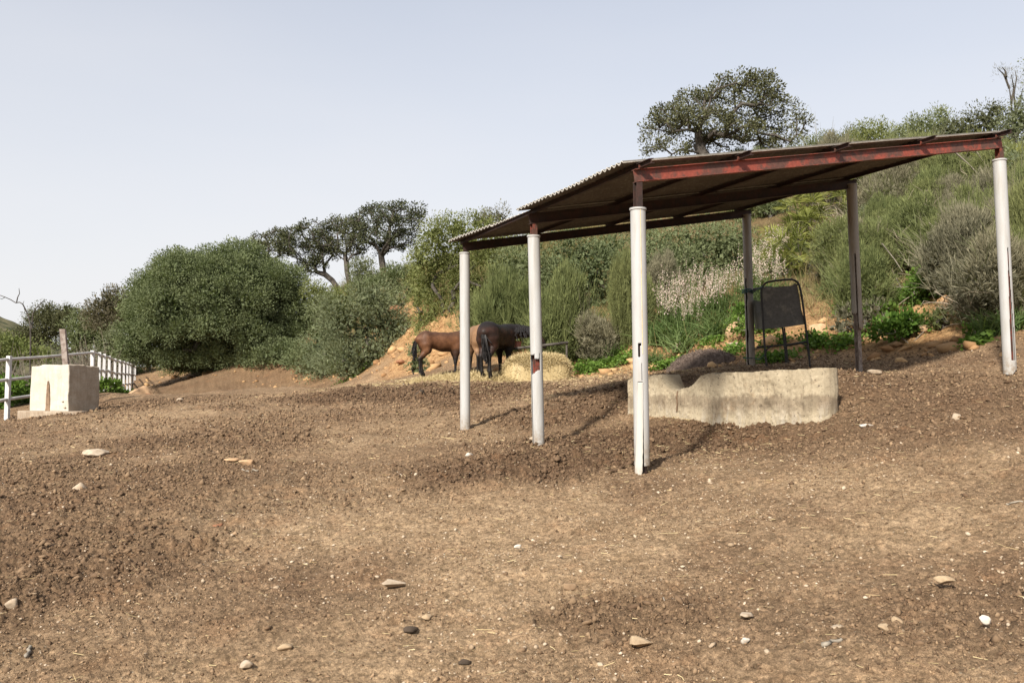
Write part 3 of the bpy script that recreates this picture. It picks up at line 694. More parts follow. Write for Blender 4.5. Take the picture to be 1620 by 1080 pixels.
def nz1(v, s): return float(vn(np.array([v]), np.array([s*1.7]), s)[0])-.5
z3 = lambda py: zpix(py, 7.951); z2 = lambda py: zpix(py, 9.996); z4 = lambda py: zpix(py, 9.94); z5 = lambda py: zpix(py, 11.985); z6 = lambda py: zpix(py, 14.03); zz1 = lambda py: zpix(py, 12.04)
def k_front(a, z, zb, zt):
    if abs(a+.12) < .13 and z3(566) < z < z3(543): return False          # hole
    if -.05 < a < .18 and z3(547) < z < z3(543): return False
    if abs(a-.16+.05*nz1(z*30, 3)) < .035 and z3(603) < z < z3(574): return False
    if -.42 < a < .30 and z < z3(604)+.004*nz1(a*30, 4): return False     # split, a loose strip closes it
    if z < zb+.006*nz1(a*12, 5): return False
    return True
postF, pf_ = make_post('front_left', 330, 1016, 750, 'pvc', k_front, 737, pl='white pipe split lengthwise near the ground')
def strip_mesh():
    tx, Y, zt, zb, lean = pf_; zz = np.linspace(z3(753), z3(605), 90); V = []; n = 14
    view = math.atan2(tx, Y)
    for i, z in enumerate(zz):
        f = (z-zz[0])/(zz[-1]-zz[0]); a0 = -.40-.50*(1-f)**1.2; a1 = .27-.28*(1-f)**1.5+.07*nz1(z*22, 8)
        if f < .06: a0 += (.06-f)*4; a1 -= (.06-f)*3
        for k in range(n+1):
            a = a0+(a1-a0)*k/n-view+.02; rr = PR+.004+.018*(1-f)**2
            V.append([tx+lean[0]*(z-zt)+rr*math.sin(a), Y+lean[1]*(z-zt)-rr*math.cos(a), z])
    i = (np.arange(89)*(n+1))[:, None]; j = np.arange(n)[None]; Fc = np.stack([i+j, i+j+1, i+n+2+j, i+n+1+j], -1).reshape(-1, 4)
    o = link('pipe_strip', np_mesh('pipe_strip', np.array(V)-g0, Fc, smooth=True), M['pvc_strip'], postF); sd = o.modifiers.new('s', 'SOLIDIFY'); sd.thickness = .004; sd.offset = -1
strip_mesh()
# seam running down the front pipe
m = MB(); tx, Y, zt, zb, lean = pf_; aa = .32-math.atan2(tx, Y)
m.tube([(tx+lean[0]*(z-zt)+(PR+.0005)*math.sin(aa), Y-(PR+.0005)*math.cos(aa), z) for z in np.linspace(z3(560), zt-.02, 12)], .0035, 6); part(m, 'glue_seam', M['straw'] if False else plain('seam', (.50, .40, .22), (.62, .52, .33), 20), postF)
def k_mid(a, z, zb, zt):
    top = z2(568)+(.05 if a < -.35 else 0)-.10*sst(-.3, .9, a)*0+.015*nz1(a*9, 6)+(.06*(a > .45))
    bot = z2(592)+.05*sst(-.9, .4, a)+.012*nz1(a*14, 7)
    if -1.65 < a < .62 and bot < z < top: return False
    if a < -.95 and a > -1.75 and z < z2(566): return False
    if z < zb+.02*nz1(a*4, 2): return False
    return True
make_post('mid_left', 373, 852, 703, 'pvc', k_mid, 705, 'red_old', pl='white pipe with a broken gap showing red steel')
def k_bl(a, z, zb, zt): return z > zb+.01*nz1(a*6, 9)
make_post('back_left', 400, 736, 681, 'pvc', k_bl, 682)
def k_fr(a, z, zb, zt):
    w = .10+.32*sst(z4(400), z4(560), z)
    if abs(a-.60-.10*sst(z4(400), z4(560), z)) < w and z4(570) < z < z4(394): return False
    if z < zb+.05*nz1(a*3, 12)+(.02 if a > .75 else 0): return False
    return True
make_post('front_right', 253, 1598, 591, 'pvc', k_fr, 592, 'red_old', pl='white pipe with a long slit on its right side')
def k_mr(a, z, zb, zt):
    if abs(a-.10-.04*nz1(z*12, 3)) < .16 and z < z5(402): return False
    if a < .1 and z < z5(496)+.05*nz1(a*7, 4): return False
    if z < z5(518)-.05*a+.04*nz1(a*8, 5): return False
    return True
make_post('mid_right', 292, 1360, 588, 'pvc_grey', k_mr, 520, 'rust_post', 'rusty brown steel column', 'short grey pipe broken off above the ground')
def k_br(a, z, zb, zt):
    if abs(a+.62-.25*nz1(z*9, 6)) < .20+.3*max(0, nz1(z*5, 8)) and z < z6(441): return False
    return z > zb
make_post('back_right', 340, 1188, 581, 'pvc_grey', k_br, 583, 'brown_steel', None, 'grey pipe with a ragged slit')
for key, py in (('mid_right', 388), ('back_right', 385), ('back_left', 640)):
    pass

# ------------------------------------------------------------------ broken concrete wall under the roof
def make_wall():
    pl, pr = at(993, 640, 11.55), at(1284, 640, 9.15); d = np.array([pr[0]-pl[0], pr[1]-pl[1], 0]); Ln = np.linalg.norm(d); d /= Ln; nrm = np.array([-d[1], d[0], 0]); 
    if nrm[1] < 0: nrm = -nrm
    def onp(px, py):       # photo pixel -> (s,z) on the front plane
        c = np.array([0, 0, ZC]); r = at(px, py, 1)-c; k = (pl-c).dot(nrm)/r.dot(nrm); q = c+r*k-pl; return q.dot(d), (c+r*k)[2]
    top = [(993, 603), (1000, 597), (1014, 595), (1030, 594), (1046, 592), (1048, 600), (1053, 611), (1062, 616), (1074, 617), (1083, 614), (1092, 612), (1098, 607), (1104, 599), (1112, 592), (1135, 590.5), (1163, 589.5), (1180, 589), (1192, 590), (1196, 588), (1240, 586), (1284, 584.5)]
    pts = np.array([onp(*p) for p in top]); zg = min(onp(1284, 678)[1], onp(1000, 660)[1])-.25
    th = .30
    S = np.r_[np.linspace(pts[0, 0], pts[-1, 0], 150)]; Zt = np.interp(S, pts[:, 0], pts[:, 1])+.022*(vn(S*14, S*0, 3)-.5)+.014*(vn(S*47, S*0, 9)-.5)
    nzr = 26; V = []; Fc = []
    def col(s, zt, off):
        for k in range(nzr+1):
            f = k/nzr; z = zg+(zt-zg)*f; w = (vn(np.array([s*9.]), np.array([z*9.]), 5)[0]-.5)*.018+(vn(np.array([s*31.]), np.array([z*31.]), 6)[0]-.5)*.013
            dent = 0
            p = pl+d*s+nrm*(off+(w if off < .1 else -w)); V.append((p[0], p[1], z))
    rows = 0
    for s, z in zip(S, Zt): col(s, z, 0); rows += 1
    # rounded, weathered right end
    sr = S[-1]; zr = Zt[-1]
    for k, (ds, off) in enumerate([(.05, .03), (.09, .08), (.115, .14), (.125, .20), (.12, .26), (.09, .32)]):
        s0 = len(V); col(sr+ds, zr+.004*(-1)**k, off); rows += 1
        for i in range(nzr+1):                         # the foot of the end is worn back
            f = i/nzr; V[s0+i] = (V[s0+i][0]-d[0]*.10*max(0, .55-f)*ds*6, V[s0+i][1]-d[1]*.10*max(0, .55-f)*ds*6, V[s0+i][2])
    for s, z in zip(S[::-1], Zt[::-1]): col(s, z, th+.03); rows += 1
    n = nzr+1
    for i in range(rows):
        j = (i+1) % rows
        for k in range(nzr): Fc.append((i*n+k, j*n+k, j*n+k+1, i*n+k+1))
    # cap: bridge front and back columns
    nb = len(S)
    for i in range(nb-1): Fc.append((i*n+nzr, (i+1)*n+nzr, (rows-2-i)*n+nzr, (rows-1-i)*n+nzr))
    V = np.array(V); off = np.array([pl[0]+d[0]*1.3, pl[1]+d[1]*1.3, 0]); off[2] = zpix(676, 9.15)
    me = bpy.data.meshes.new('concrete_wall'); 
    fc = [tuple(f) for f in Fc]; e0 = (nb-1)*n+nzr; endcap = [nb*n+nzr+k*n for k in range(6)]
    fc.append(tuple([e0]+endcap+[(nb+6)*n+nzr]))
    me.from_pydata([tuple(p-off) for p in V], [], fc)
    bm = bmesh.new(); bm.from_mesh(me); bmesh.ops.recalc_face_normals(bm, faces=bm.faces); bm.to_mesh(me); bm.free()
    o = link('concrete_wall', me, M['concrete_wall'], None, off)
    tag(o, 'low weathered concrete wall with broken notched top left, half buried under the shelter', 'wall')
    # vertical crack and the loose grey slab
    def stripm(path, wid, name, mat, proud=.012):
        m = MB(); P_ = [onp(*p) for p in path]; L_, R_ = [], []
        for k, (s, z) in enumerate(P_):
            w = wid*(.6+.8*abs(nz1(k*.9, 5))); q = pl+d*s-nrm*proud; L_.append((q[0]-d[0]*w, q[1]-d[1]*w, z)); R_.append((q[0]+d[0]*w, q[1]+d[1]*w, z))
        m.prism([tuple(p) for p in L_]+[tuple(p) for p in R_[::-1]], nrm*.04); b = m.build(name, mat, o, off=off)
    stripm([(1073, 618), (1071, 628), (1072, 638), (1071, 650)], .012, 'crack', M['crack'])
make_wall()

# ------------------------------------------------------------------ metal hay feeder tied to the back right post
def make_feeder():
    Yn, Yf = 13.0, 14.35
    base = at(1246, 582, Yn); base[2] = G1(base[0], Yn); root = tag(empty('hay_feeder', base), 'black metal hay feeder with hoop frame and grey end panel tied to a post', 'feeder')
    def pt(m, n_, mat, **k): return m.build(n_, mat, root, off=base, **k)
    def smooth(P, n=6):
        P = np.array(P); Q = []
        for i in range(len(P)-1):
            p0, p1, p2, p3 = P[max(i-1, 0)], P[i], P[i+1], P[min(i+2, len(P)-1)]
            for t in np.linspace(0, 1, n, endpoint=False): Q.append(.5*(2*p1+(p2-p0)*t+(2*p0-5*p1+4*p2-p3)*t*t+(3*p1-p0-3*p2+p3)*t**3))
        Q.append(P[-1]); return np.array(Q)
    hoop_px = [(1214, 588), (1210, 550), (1206.5, 500), (1204.5, 466), (1206, 455), (1212, 447.5), (1224, 444.5), (1243, 442.5), (1254, 442.5), (1262, 447), (1266, 457), (1270, 480), (1275, 520), (1279, 552), (1281.5, 582)]
    hoop = [at(x, y, Yn) for x, y in hoop_px]
    m = MB(); m.tube(smooth(hoop), .016, 10); pt(m, 'hoop', M['black_steel'], smooth=True)
    sc = Yn/Yf
    far = [at(1182+(x-1207)*sc*.92, 584+(y-588)*sc*.98, Yf) for x, y in hoop_px]
    m = MB(); m.tube(smooth(far), .016, 10); pt(m, 'hoop', M['black_steel'], smooth=True)
    # lower rungs and brackets
    m = MB(); m.tube([at(1197, 548.5, Yn-.0), at(1211, 548, Yn), at(1250, 544.5, Yn), at(1278, 540, Yn)], .013, 8); pt(m, 'rung', M['black_steel'], smooth=True)
    m = MB(); m.tube(smooth([at(1211, 561, Yn-.01), at(1214, 552, Yn-.01), at(1222, 548, Yn-.01)]), .010, 6); pt(m, 'gusset', M['black_steel']); m = MB(); m.tube(smooth([at(1268, 543, Yn-.01), at(1276, 548, Yn-.01), at(1279, 562, Yn-.01)]), .010, 6); pt(m, 'gusset', M['black_steel'])
    for k in (0, 1):
        pass
    m = MB(); m.tube([at(1241, 518, Yn+.15), at(1244, 548, Yn+.15), at(1247, 574, Yn+.15)], .011, 8); pt(m, 'strut', M['black_steel'])
    # end panel with its folded lower lip
    def panel(px, Y, th, nm, mat, dy=0):
        m = MB(); m.prism([at(x, y, Y) for x, y in px], (0, th, 0)); return pt(m, nm, mat, bevel=.002)
    panel([(1206.5, 455), (1230, 453.5), (1252, 452), (1258, 448), (1261.5, 452), (1265, 470), (1268, 490), (1271, 500), (1208, 506), (1206.5, 480)], Yn+.02, .006, 'end_panel', M['grey_panel'])
    panel([(1208, 505.4), (1271, 499.4), (1273, 513), (1262, 514.5), (1246, 517), (1230, 519), (1215, 520), (1209, 521)], Yn+.012, .006, 'end_panel', M['grey_panel'])
    # V shaped cradle: two sheet sides and a net
    q = lambda x, y, Y: at(x, y, Y)
    m = MB(); m.prism([q(1210, 478, Yn+.04), q(1209, 519, Yn+.04), q(1195, 521, Yf), q(1188, 474, Yf)], (.006, 0, 0)); pt(m, 'cradle_side', M['grey_panel'])
    m = MB(); m.prism([q(1262, 470, Yn+.04), q(1262, 513, Yn+.04), q(1232, 517, Yf), q(1233, 470, Yf)], (.006, 0, 0)); pt(m, 'cradle_side', M['grey_panel'])
    m = MB(); m.prism([q(1209, 519.5, Yn+.05), q(1262, 513.5, Yn+.05), q(1232, 517.5, Yf), q(1195, 521.5, Yf)], (0, 0, -.006)); pt(m, 'cradle_floor', M['grey_panel'])
    m = MB()
    A, B_, C_, D_ = q(1205, 457, Yn+.02), q(1209, 500, Yn+.02), q(1185, 500, Yf-.05), q(1186, 462, Yf-.05)
    for t in np.linspace(0, 1, 15):
        m.tube([A+(D_-A)*t, B_+(C_-B_)*min(1, t+.0)], .0022, 4, False); m.tube([A+(B_-A)*t, D_+(C_-D_)*t], .0022, 4, False)
    pt(m, 'side_net', M['mesh_wire'])
    m = MB(); m.tube(smooth([q(1208, 452, Yn+.02), q(1200, 456, Yn+.5), q(1187, 462, Yf)]), .013, 8); m.tube(smooth([q(1262, 450, Yn+.02), q(1250, 455, Yn+.5), q(1238, 461, Yf)]), .013, 8); pt(m, 'top_rail', M['black_steel'], smooth=True)
    m = MB(); m.tube([q(1209, 548, Yn), q(1195, 552, Yf)], .012, 8); m.tube([q(1277, 541, Yn), q(1240, 548, Yf)], .012, 8); pt(m, 'side_rung', M['black_steel'])
    # rope
    m = MB(); c = POST['back_right']; zr = zpix(462, 13.9)
    for dz in (0, .025, .05):
        m.tube([(c[0]+.083*math.cos(a), c[1]+.083*math.sin(a), zr+dz+.01*math.sin(3*a)) for a in np.linspace(0, 2*math.pi, 18)], .008, 6, False)
    m.tube(smooth([np.array([c[0]+.08, c[1]-.04, zr]), q(1200, 457, 13.5), q(1206, 454, Yn-.02)]), .008, 6)
    tag(m.build('rope', M['rope'], None, off=(c[0], c[1], zr), smooth=True), 'green rope knotted round the back post at the top rail of the metal feeder', 'rope')
    m = MB(); zr = zpix(566, 13.9); m.tube([(c[0]+.083*math.cos(a), c[1]+.083*math.sin(a), zr) for a in np.linspace(0, 2*math.pi, 18)], .007, 6, False); m.tube(smooth([np.array([c[0]+.08, c[1]-.04, zr]), q(1202, 568, 13.5), q(1209, 561, Yn-.02)]), .007, 6)
    tag(m.build('rope', M['rope'], None, off=(c[0], c[1], zr), smooth=True), 'green rope tying the foot of the back post to the feeder leg', 'rope')
make_feeder()

# ------------------------------------------------------------------ whitewashed block at the left
def make_block():
    c0 = at(107, 653, 16.0); c0[2] = G1(c0[0], c0[1]); f = unit(np.array([-.93, .37, 0])); b = unit(np.array([.37, .93, 0])); wf, wb = 1.0, .74
    ht = at(103, 576.5, 16.0)[2]; root = c0.copy()
    z0 = c0[2]-.25; V = []; Fs = []
    c = c0+f*wf/2+b*wb/2
    def P(s, t, z): 
        tp = (z-z0)/(ht-z0); k = .985-.03*tp; p = c+f*(s*wf/2*k)+b*(t*wb/2*k); return (p[0], p[1], z)
    def topz(s, t): return ht+.02*(t > 0)*(-1)-.05*(s > .5)*.6-.02*nz1(s*3+t*5, 4)
    bm = bmesh.new(); n = 14
    # grid box with soft, chipped edges
    import itertools
    def face(fn):
        g = [[bm.verts.new(fn(i/n*2-1, j/n*2-1)) for j in range(n+1)] for i in range(n+1)]
        for i in range(n):
            for j in range(n): bm.faces.new((g[i][j], g[i+1][j], g[i+1][j+1], g[i][j+1]))
    zz = lambda v, s, t: z0+(topz(s, t)-z0)*(v+1)/2
    face(lambda u, v: P(u, -1, zz(v, u, -1))); face(lambda u, v: P(u, 1, zz(v, u, 1))); face(lambda u, v: P(-1, u, zz(v, -1, u))); face(lambda u, v: P(1, u, zz(v, 1, u))); face(lambda u, v: P(u, v, topz(u, v)))
    bmesh.ops.remove_doubles(bm, verts=bm.verts, dist=.002)
    for v in bm.verts:
        q = np.array(v.co); w = np.array([nz1(q[2]*7+q[0]*5, 3), nz1(q[2]*6+q[1]*7, 4), nz1(q[0]*8, 5)])*.016; v.co = Vector(q+w-root)
    bmesh.ops.recalc_face_normals(bm, faces=bm.faces)
    me = bpy.data.meshes.new('concrete_block')
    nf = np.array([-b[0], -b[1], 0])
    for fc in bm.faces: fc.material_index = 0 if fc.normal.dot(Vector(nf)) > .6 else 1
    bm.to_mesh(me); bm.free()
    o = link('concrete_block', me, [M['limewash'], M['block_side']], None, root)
    bv = o.modifiers.new('b', 'BEVEL'); bv.width = .022; bv.segments = 3; bv.limit_method = 'ANGLE'; bv.angle_limit = R(50)
    tag(o, 'large whitewashed concrete block with a dark tapered slot, beside the white fence', 'concrete block')
    m = MB()
    def onf(px, py):
        cc = np.array([0, 0, ZC]); r = at(px, py, 1)-cc; k = (c0-cc).dot(b)/r.dot(b); return cc+r*k
    slot = [(75, 603), (76.5, 602.5), (77.5, 608), (78, 620), (78.5, 640), (79.5, 655), (74, 655.5), (69.5, 655), (72, 645), (73, 625), (74, 610)]
    m.prism([onf(*p)-b*.0005 for p in slot], b*.04); m.build('slot', M['crack'], o, off=root)
    m = MB()
    for px, py in ((99, 635), (102, 644.5)):
        q = onf(px, py); m.box(q+b*.004, f*.025, b*.012, UP*.008)
    m.build('chip_mark', M['concrete_old'], o, off=root)
    # footing slab showing under it
    m = MB(); q = lambda px, py, Y: at(px, py, Y)
    pts = [c0+f*(wf+.16)-b*.10, c0+f*.7-b*.30, c0+f*.35-b*.28, c0-f*.02-b*.26, c0-f*.36-b*.02, c0-f*.30+b*.16, c0+f*.2+b*.4, c0+f*wf+b*.3]
    m.prism([(p[0], p[1], c0[2]+.045+.01*nz1(k*1.3, 2)) for k, p in enumerate(pts)], (0, 0, -.3)); m.build('footing', M['concrete_old'], o, off=root, bevel=.015)
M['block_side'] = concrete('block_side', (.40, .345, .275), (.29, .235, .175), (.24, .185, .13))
make_block()

# ------------------------------------------------------------------ white fence at the left
def make_fence():
    gap = .80
    ups = [(-90, 579, 632-64+70, 15.4), (14, 568, 632, 17.2), (147, 558.5, 611, 20.9)]
    far = [(157.5, 560), (165, 562.5), (173.5, 565.5), (182.5, 569.5), (190, 571.5), (196.5, 573.5), (202, 575), (206.5, 576.5), (210.5, 578), (214, 580)]
    P = []
    for px, py, pb, Y in ups: P.append((px, py, Y))
    for k, (px, py) in enumerate(far):
        hb = 50-(50-26)*(k/9)**.8; P.append((px, py, gap*F/hb))
    base = at(*P[2]); base[2] = G1(base[0], base[1]); root = tag(empty('white_fence', base), 'white post and rail fence bending round the left edge of the yard', 'fence')
    tops = [at(*p) for p in P]
    for k, q in enumerate(tops):
        m = MB(); gz = G1(q[0], q[1]); w = .050 if k < 3 else .045
        z0, z1 = min(gz, q[2]-gap-.1)-.12, q[2]+(.065 if k < 3 else .05)
        lean = .02*nz1(k*1.7, 3)
        d = unit(np.array([tops[min(k+1, len(tops)-1)]-tops[max(k-1, 0)]])[0]*np.array([1, 1, 0])); s = np.array([-d[1], d[0], 0])
        if k == 0: pass
        m.box(np.array([q[0], q[1], (z0+z1)/2]), d*w*.8, s*w*.8, np.array([lean, 0, (z1-z0)/2])); m.build('post', M['fence'], root, off=base, bevel=.006)
    sd = np.array([.0, -.07, 0.])
    for lev in (0, gap*.5, gap*.985):
        pts = []
        for k in range(len(tops)-1):
            for t in np.linspace(0, 1, 5, endpoint=False):
                p = tops[k]+(tops[k+1]-tops[k])*t; p = p+sd*(1 if k < 2 else .9); p[2] -= lev+.008*math.sin(k*2.1+t*3)+(.015*math.sin(t*math.pi) if k < 2 else 0); pts.append(p)
        pts.append(tops[-1]+sd-UP*lev); m = MB(); m.tube(pts, .034, 8); m.build('rail', M['rail'], root, off=base, smooth=True)
make_fence()
m = MB(); Y = 18.6; b0 = at(107, 610, Y); b0[2] = G1(b0[0], Y)
tp = at(99.5, 520.5, Y); bt = at(104.5, 576, Y); d = unit(tp-bt); bt2 = bt-d*1.2; c = (tp+bt2)/2; L_ = np.linalg.norm(tp-bt2)/2
m.box(c+np.array([0, -.035, 0]), d*L_, (.056, 0, 0), (0, .005, 0)); m.box(c+np.array([.052, -.005, 0]), d*L_, (.006, 0, 0), (0, .034, 0)); m.box(c+np.array([-.052, -.005, 0]), d*L_, (.006, 0, 0), (0, .034, 0))
tag(m.build('steel_post', M['rust_post'], None, off=b0, bevel=.002), 'rusty steel channel post standing behind the whitewashed block', 'post')
for px0, px1, Y, lab in ((203.5, 205, 39, 'left of two thin wooden stakes by the far end of the fence'), (211, 210, 39, 'right of two thin wooden stakes by the far end of the fence')):
    m = MB(); a_, b_ = at(px0, 553, Y), at(px1, 585, Y); m.tube([a_, (a_+b_)/2+np.array([.01, 0, 0]), b_, b_+(b_-a_)*1.2], .032, 6); tag(m.build('wooden_stake', M['bark'], None, off=b_), lab, 'stake')

FENCE_X = lambda y: np.interp(y, [15, 21, 41], [-10.5, -10.9, -18.9])
# ------------------------------------------------------------------ plants
def leaf_quads(P, A, L_, Wd, r, droop=0.0, N=None):
    """diamond leaves: base P, axis A, length, width; blades face N where given"""
    S = unit(np.cross(A, rdir(len(P), r) if N is None else N)); L_ = L_[:, None]; Wd = Wd[:, None]
    tip = P+A*L_; tip[:, 2] -= droop*L_[:, 0]
    V = np.stack([P, P+A*L_*.5+S*Wd*.5, tip, P+A*L_*.5-S*Wd*.5], 1).reshape(-1, 3)
    return V, np.arange(len(V)).reshape(-1, 4)
class Cloud:
    def __init__(s): s.V = []; s.F = []; s.T = []; s.n = 0
    def add(s, V, Fc, T):
        s.V.append(V); s.F.append(Fc+s.n); s.T.append(T); s.n += len(V)
    def mesh(s, name, off=(0, 0, 0)):
        V = np.concatenate(s.V)-np.asarray(off)[None]
        return np_mesh(name, V, np.concatenate(s.F), np.clip(np.concatenate(s.T), 0, 1))
def lobes_px(lst, Y, dy=.0, depth=.9, r=None):
    """lobes given on the photograph (px,py,rx,ry) -> world ellipsoids at distance Y"""
    o = []
    for l in lst:
        px, py, rx, ry = l[:4]; yy = Y+(l[4] if len(l) > 4 else 0)+(r.uniform(-dy, dy) if dy else 0); c = at(px, py, yy); k = yy/F
        o.append((c, np.array([rx*k, max(rx, ry)*k*depth if rx > ry else rx*k*depth, ry*k])))
    return o
def crown(lobes, r, leaf=.07, dens=1.0, cr=.3, per=55, aspect=.45, tintv=.35, up=.25, low=-.75, shell=.16, cl=None, loose=1.0, fill=True, fillk=1):
    """leafy crown over ellipsoid lobes; returns Cloud and cluster centres"""
    cl = cl or Cloud(); cents = []
    for c, R_ in lobes:
        area = 4*np.pi*((R_[0]*R_[1])**1.6/3+(R_[0]*R_[2])**1.6/3+(R_[1]*R_[2])**1.6/3)**(1/1.6)
        n = max(6, int(dens*area/(cr*cr)*.85)); D = rdir(n, r); D = D[D[:, 2] > low]
        k = 1-shell+shell*1.6*fbm(D[:, 0]*2.3+c[0], D[:, 2]*2.3+D[:, 1]*1.7, 3, 4)+r.normal(size=len(D))*.05
        q = c+D*R_*k[:, None]
        ok = np.ones(len(q), bool)
        for c2, R2 in lobes:
            if c2 is c: continue
            ok &= (((q-c2)/R2)**2).sum(1) > .62
        q, D = q[ok], D[ok]; cents.append(np.c_[q, D])
    C = np.concatenate(cents)
    if len(C) == 0: return cl, C
    cs = cr*r.uniform(.55, 1.35, len(C)); m = np.maximum(8, (per*(cs/cr)**2)).astype(int); idx = np.repeat(np.arange(len(C)), m); n = len(idx)
    d = rdir(n, r); rad = r.uniform(0, 1, n)**.45
    off = d*(rad*cs[idx])[:, None]; off[:, 2] *= .8
    P = C[idx, :3]+off*loose
    A = unit(C[idx, 3:]*.7+d*.9+rdir(n, r)*.7+np.array([0, 0, up]))
    L_ = leaf*r.uniform(.6, 1.35, n); Wd = L_*aspect*r.uniform(.7, 1.3, n)
    N = unit(C[idx, 3:]*.55+d*.85+np.array([0, 0, .45])+rdir(n, r)*.75)
    V, Fc = leaf_quads(P, A, L_, Wd, r, 0, N)
    ct = r.normal(size=len(C))*.16
    tint = np.clip(.42+ct[idx]+r.normal(size=n)*tintv*.45, 0, 1)
    cl.add(V, Fc, np.repeat(tint, 4))
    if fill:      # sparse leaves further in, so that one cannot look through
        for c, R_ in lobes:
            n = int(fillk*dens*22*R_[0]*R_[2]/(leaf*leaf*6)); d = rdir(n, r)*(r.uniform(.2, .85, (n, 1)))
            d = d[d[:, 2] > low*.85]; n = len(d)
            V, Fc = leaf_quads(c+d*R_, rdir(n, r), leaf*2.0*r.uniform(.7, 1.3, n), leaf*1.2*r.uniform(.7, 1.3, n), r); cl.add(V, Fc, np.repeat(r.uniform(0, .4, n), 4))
    return cl, C
def limbs(base, targets, r, trunk_r=.12, tip_r=.006, first=None, wig=.06, alpha=.55, n_side=6, expo=.48):
    """branch skeleton growing from the base to every target; returns MB of tapered tubes"""
    nodes = [np.asarray(base, float)]; par = [-1]; plen = [0.0]
    if first is not None:
        for q in first: nodes.append(np.asarray(q, float)); par.append(len(nodes)-2); plen.append(plen[-1]+np.linalg.norm(nodes[-1]-nodes[-2]))
    start = max(0, len(nodes)-3) if first is not None else 0
    T = np.asarray(targets); ref = nodes[-1]
    T = T[np.argsort(np.linalg.norm(T-ref, axis=1))]
    for t in T:
        N = np.array(nodes[start:]); d = np.linalg.norm(N-t, axis=1); cost = d+alpha*np.array(plen[start:])*.6
        j = int(np.argmin(cost))+start; L_ = np.linalg.norm(t-nodes[j]); k = max(1, int(L_/.45)); p0 = nodes[j]; prev = j
        for i in range(1, k+1):
            f = i/k; q = p0+(t-p0)*f+(r.normal(size=3)*wig*L_*(f*(1-f))*2.2); q[2] += .10*L_*f*(1-f)
            nodes.append(q); par.append(prev); plen.append(plen[prev]+L_/k); prev = len(nodes)-1
    w = np.zeros(len(nodes)); kids = [[] for _ in nodes]
    for i, p in enumerate(par):
        if p >= 0: kids[p].append(i)
    for i in range(len(nodes)-1, -1, -1): w[i] = max(1, sum(w[k] for k in kids[i]))
    rad = tip_r+(trunk_r-tip_r)*(w/w[0])**expo
    m = MB(); 
    def walk(i, path):
        while True:
            path.append(i); ks = sorted(kids[i], key=lambda k: -w[k])
            if not ks: break
            for k in ks[1:]: stack.append((i, k))
            i = ks[0]
        return path
    stack = [(None, 0)]
    while stack:
        p, i = stack.pop(); path = walk(i, [p] if p is not None else [])
        if len(path) > 1:
            rr = rad[path].copy(); 
            if p is not None: rr[0] = rr[1]
            m.tube([nodes[k] for k in path], rr, n_side, False)
    return m
def shrub(name, label, cat, lobes, mat, base, seed, leaf=.07, group=None, stem=True, stem_mat='bark', **kw):
    r = np.random.default_rng(seed); kw.setdefault('tintv', .24); cl, C = crown(lobes, r, leaf, **kw)
    base = np.asarray(base, float); root = tag(empty(name, base), label, cat, group)
    link('foliage', cl.mesh('foliage', base), M[mat], root)
    if stem:
        pick = C[r.choice(len(C), min(len(C), 26), False), :3]; T = base+(pick-base)*.55
        limbs(base-np.array([0, 0, .2]), T, r, .05+.018*np.ptp(C[:, 0]), .008, alpha=.3).build('stem', M[stem_mat], root, off=base, smooth=True, recalc=False)
    return root
def ground_at(px, Y):
    q = at(px, 600, Y); q[2] = G1(q[0], q[1]); return q

# the great round bush
def dome(px, py, rx, ry, Y, n, lr, seed, extra=()):
    r = np.random.default_rng(seed); k = Y/F; c = at(px, py, Y); R_ = np.array([rx*k, rx*k*.8, ry*k]); o = [(c, R_*.70)]; pts = []
    for q in range(4000):
        d = rdir(1, r)[0]
        if d[2] < -.55: continue
        p = c+d*R_*r.uniform(.70, .88)
        if all(np.linalg.norm(p-w) > lr*1.30 for w in pts): pts.append(p)
        if len(pts) >= n: break
    for p in pts: o.append((p, np.array([1, 1, .85])*lr*r.uniform(.8, 1.3)))
    return o+lobes_px(extra, Y, .8, .9, r)
shrub('evergreen_bush', 'huge dense dome-shaped dark green bush shading the ground at the left', 'bush', dome(352, 492, 136, 98, 37.5, 46, .84, 3,
    [(224, 528, 36, 34), (240, 490, 34, 32), (214, 556, 28, 22), (262, 452, 26, 24), (478, 520, 34, 36), (492, 552, 32, 26), (455, 452, 30, 28), (290, 566, 44, 20), (350, 570, 50, 18), (420, 566, 46, 20), (250, 566, 34, 18), (470, 570, 34, 18), (380, 582, 40, 12, 1.5), (310, 580, 40, 12, 1.5), (340, 548, 50, 26, 1.2), (295, 545, 40, 26, 1.2), (392, 548, 40, 26, 1.2), (340, 520, 60, 30, 1.5), (320, 566, 50, 16, -.4), (395, 570, 46, 15, -.8), (450, 562, 40, 22, -1.6), (492, 568, 34, 22, -2.8), (262, 566, 36, 15, 0), (360, 560, 44, 22, -.3)]),
    'leaf_dark', ground_at(350, 38), 11, .085, dens=1.15, cr=.33, per=74, aspect=.45, up=.45, shell=.22, fillk=2)
shrub('evergreen_bush', 'grey-green bush at the foot of the bank right of the huge dome-shaped bush', 'bush', lobes_px(
    [(578, 520, 56, 62), (562, 562, 60, 26), (612, 520, 28, 44), (540, 500, 34, 40), (590, 472, 32, 26), (600, 560, 36, 22), (578, 580, 60, 20), (540, 582, 40, 18), (612, 578, 30, 18), (512, 582, 34, 18, 2), (628, 552, 22, 32), (634, 525, 16, 26)], 28.3, .4, .8, np.random.default_rng(4)), 'leaf_grey', ground_at(572, 28.8), 12, .085, dens=.95, cr=.36, per=70, aspect=.34, up=.5, shell=.28)
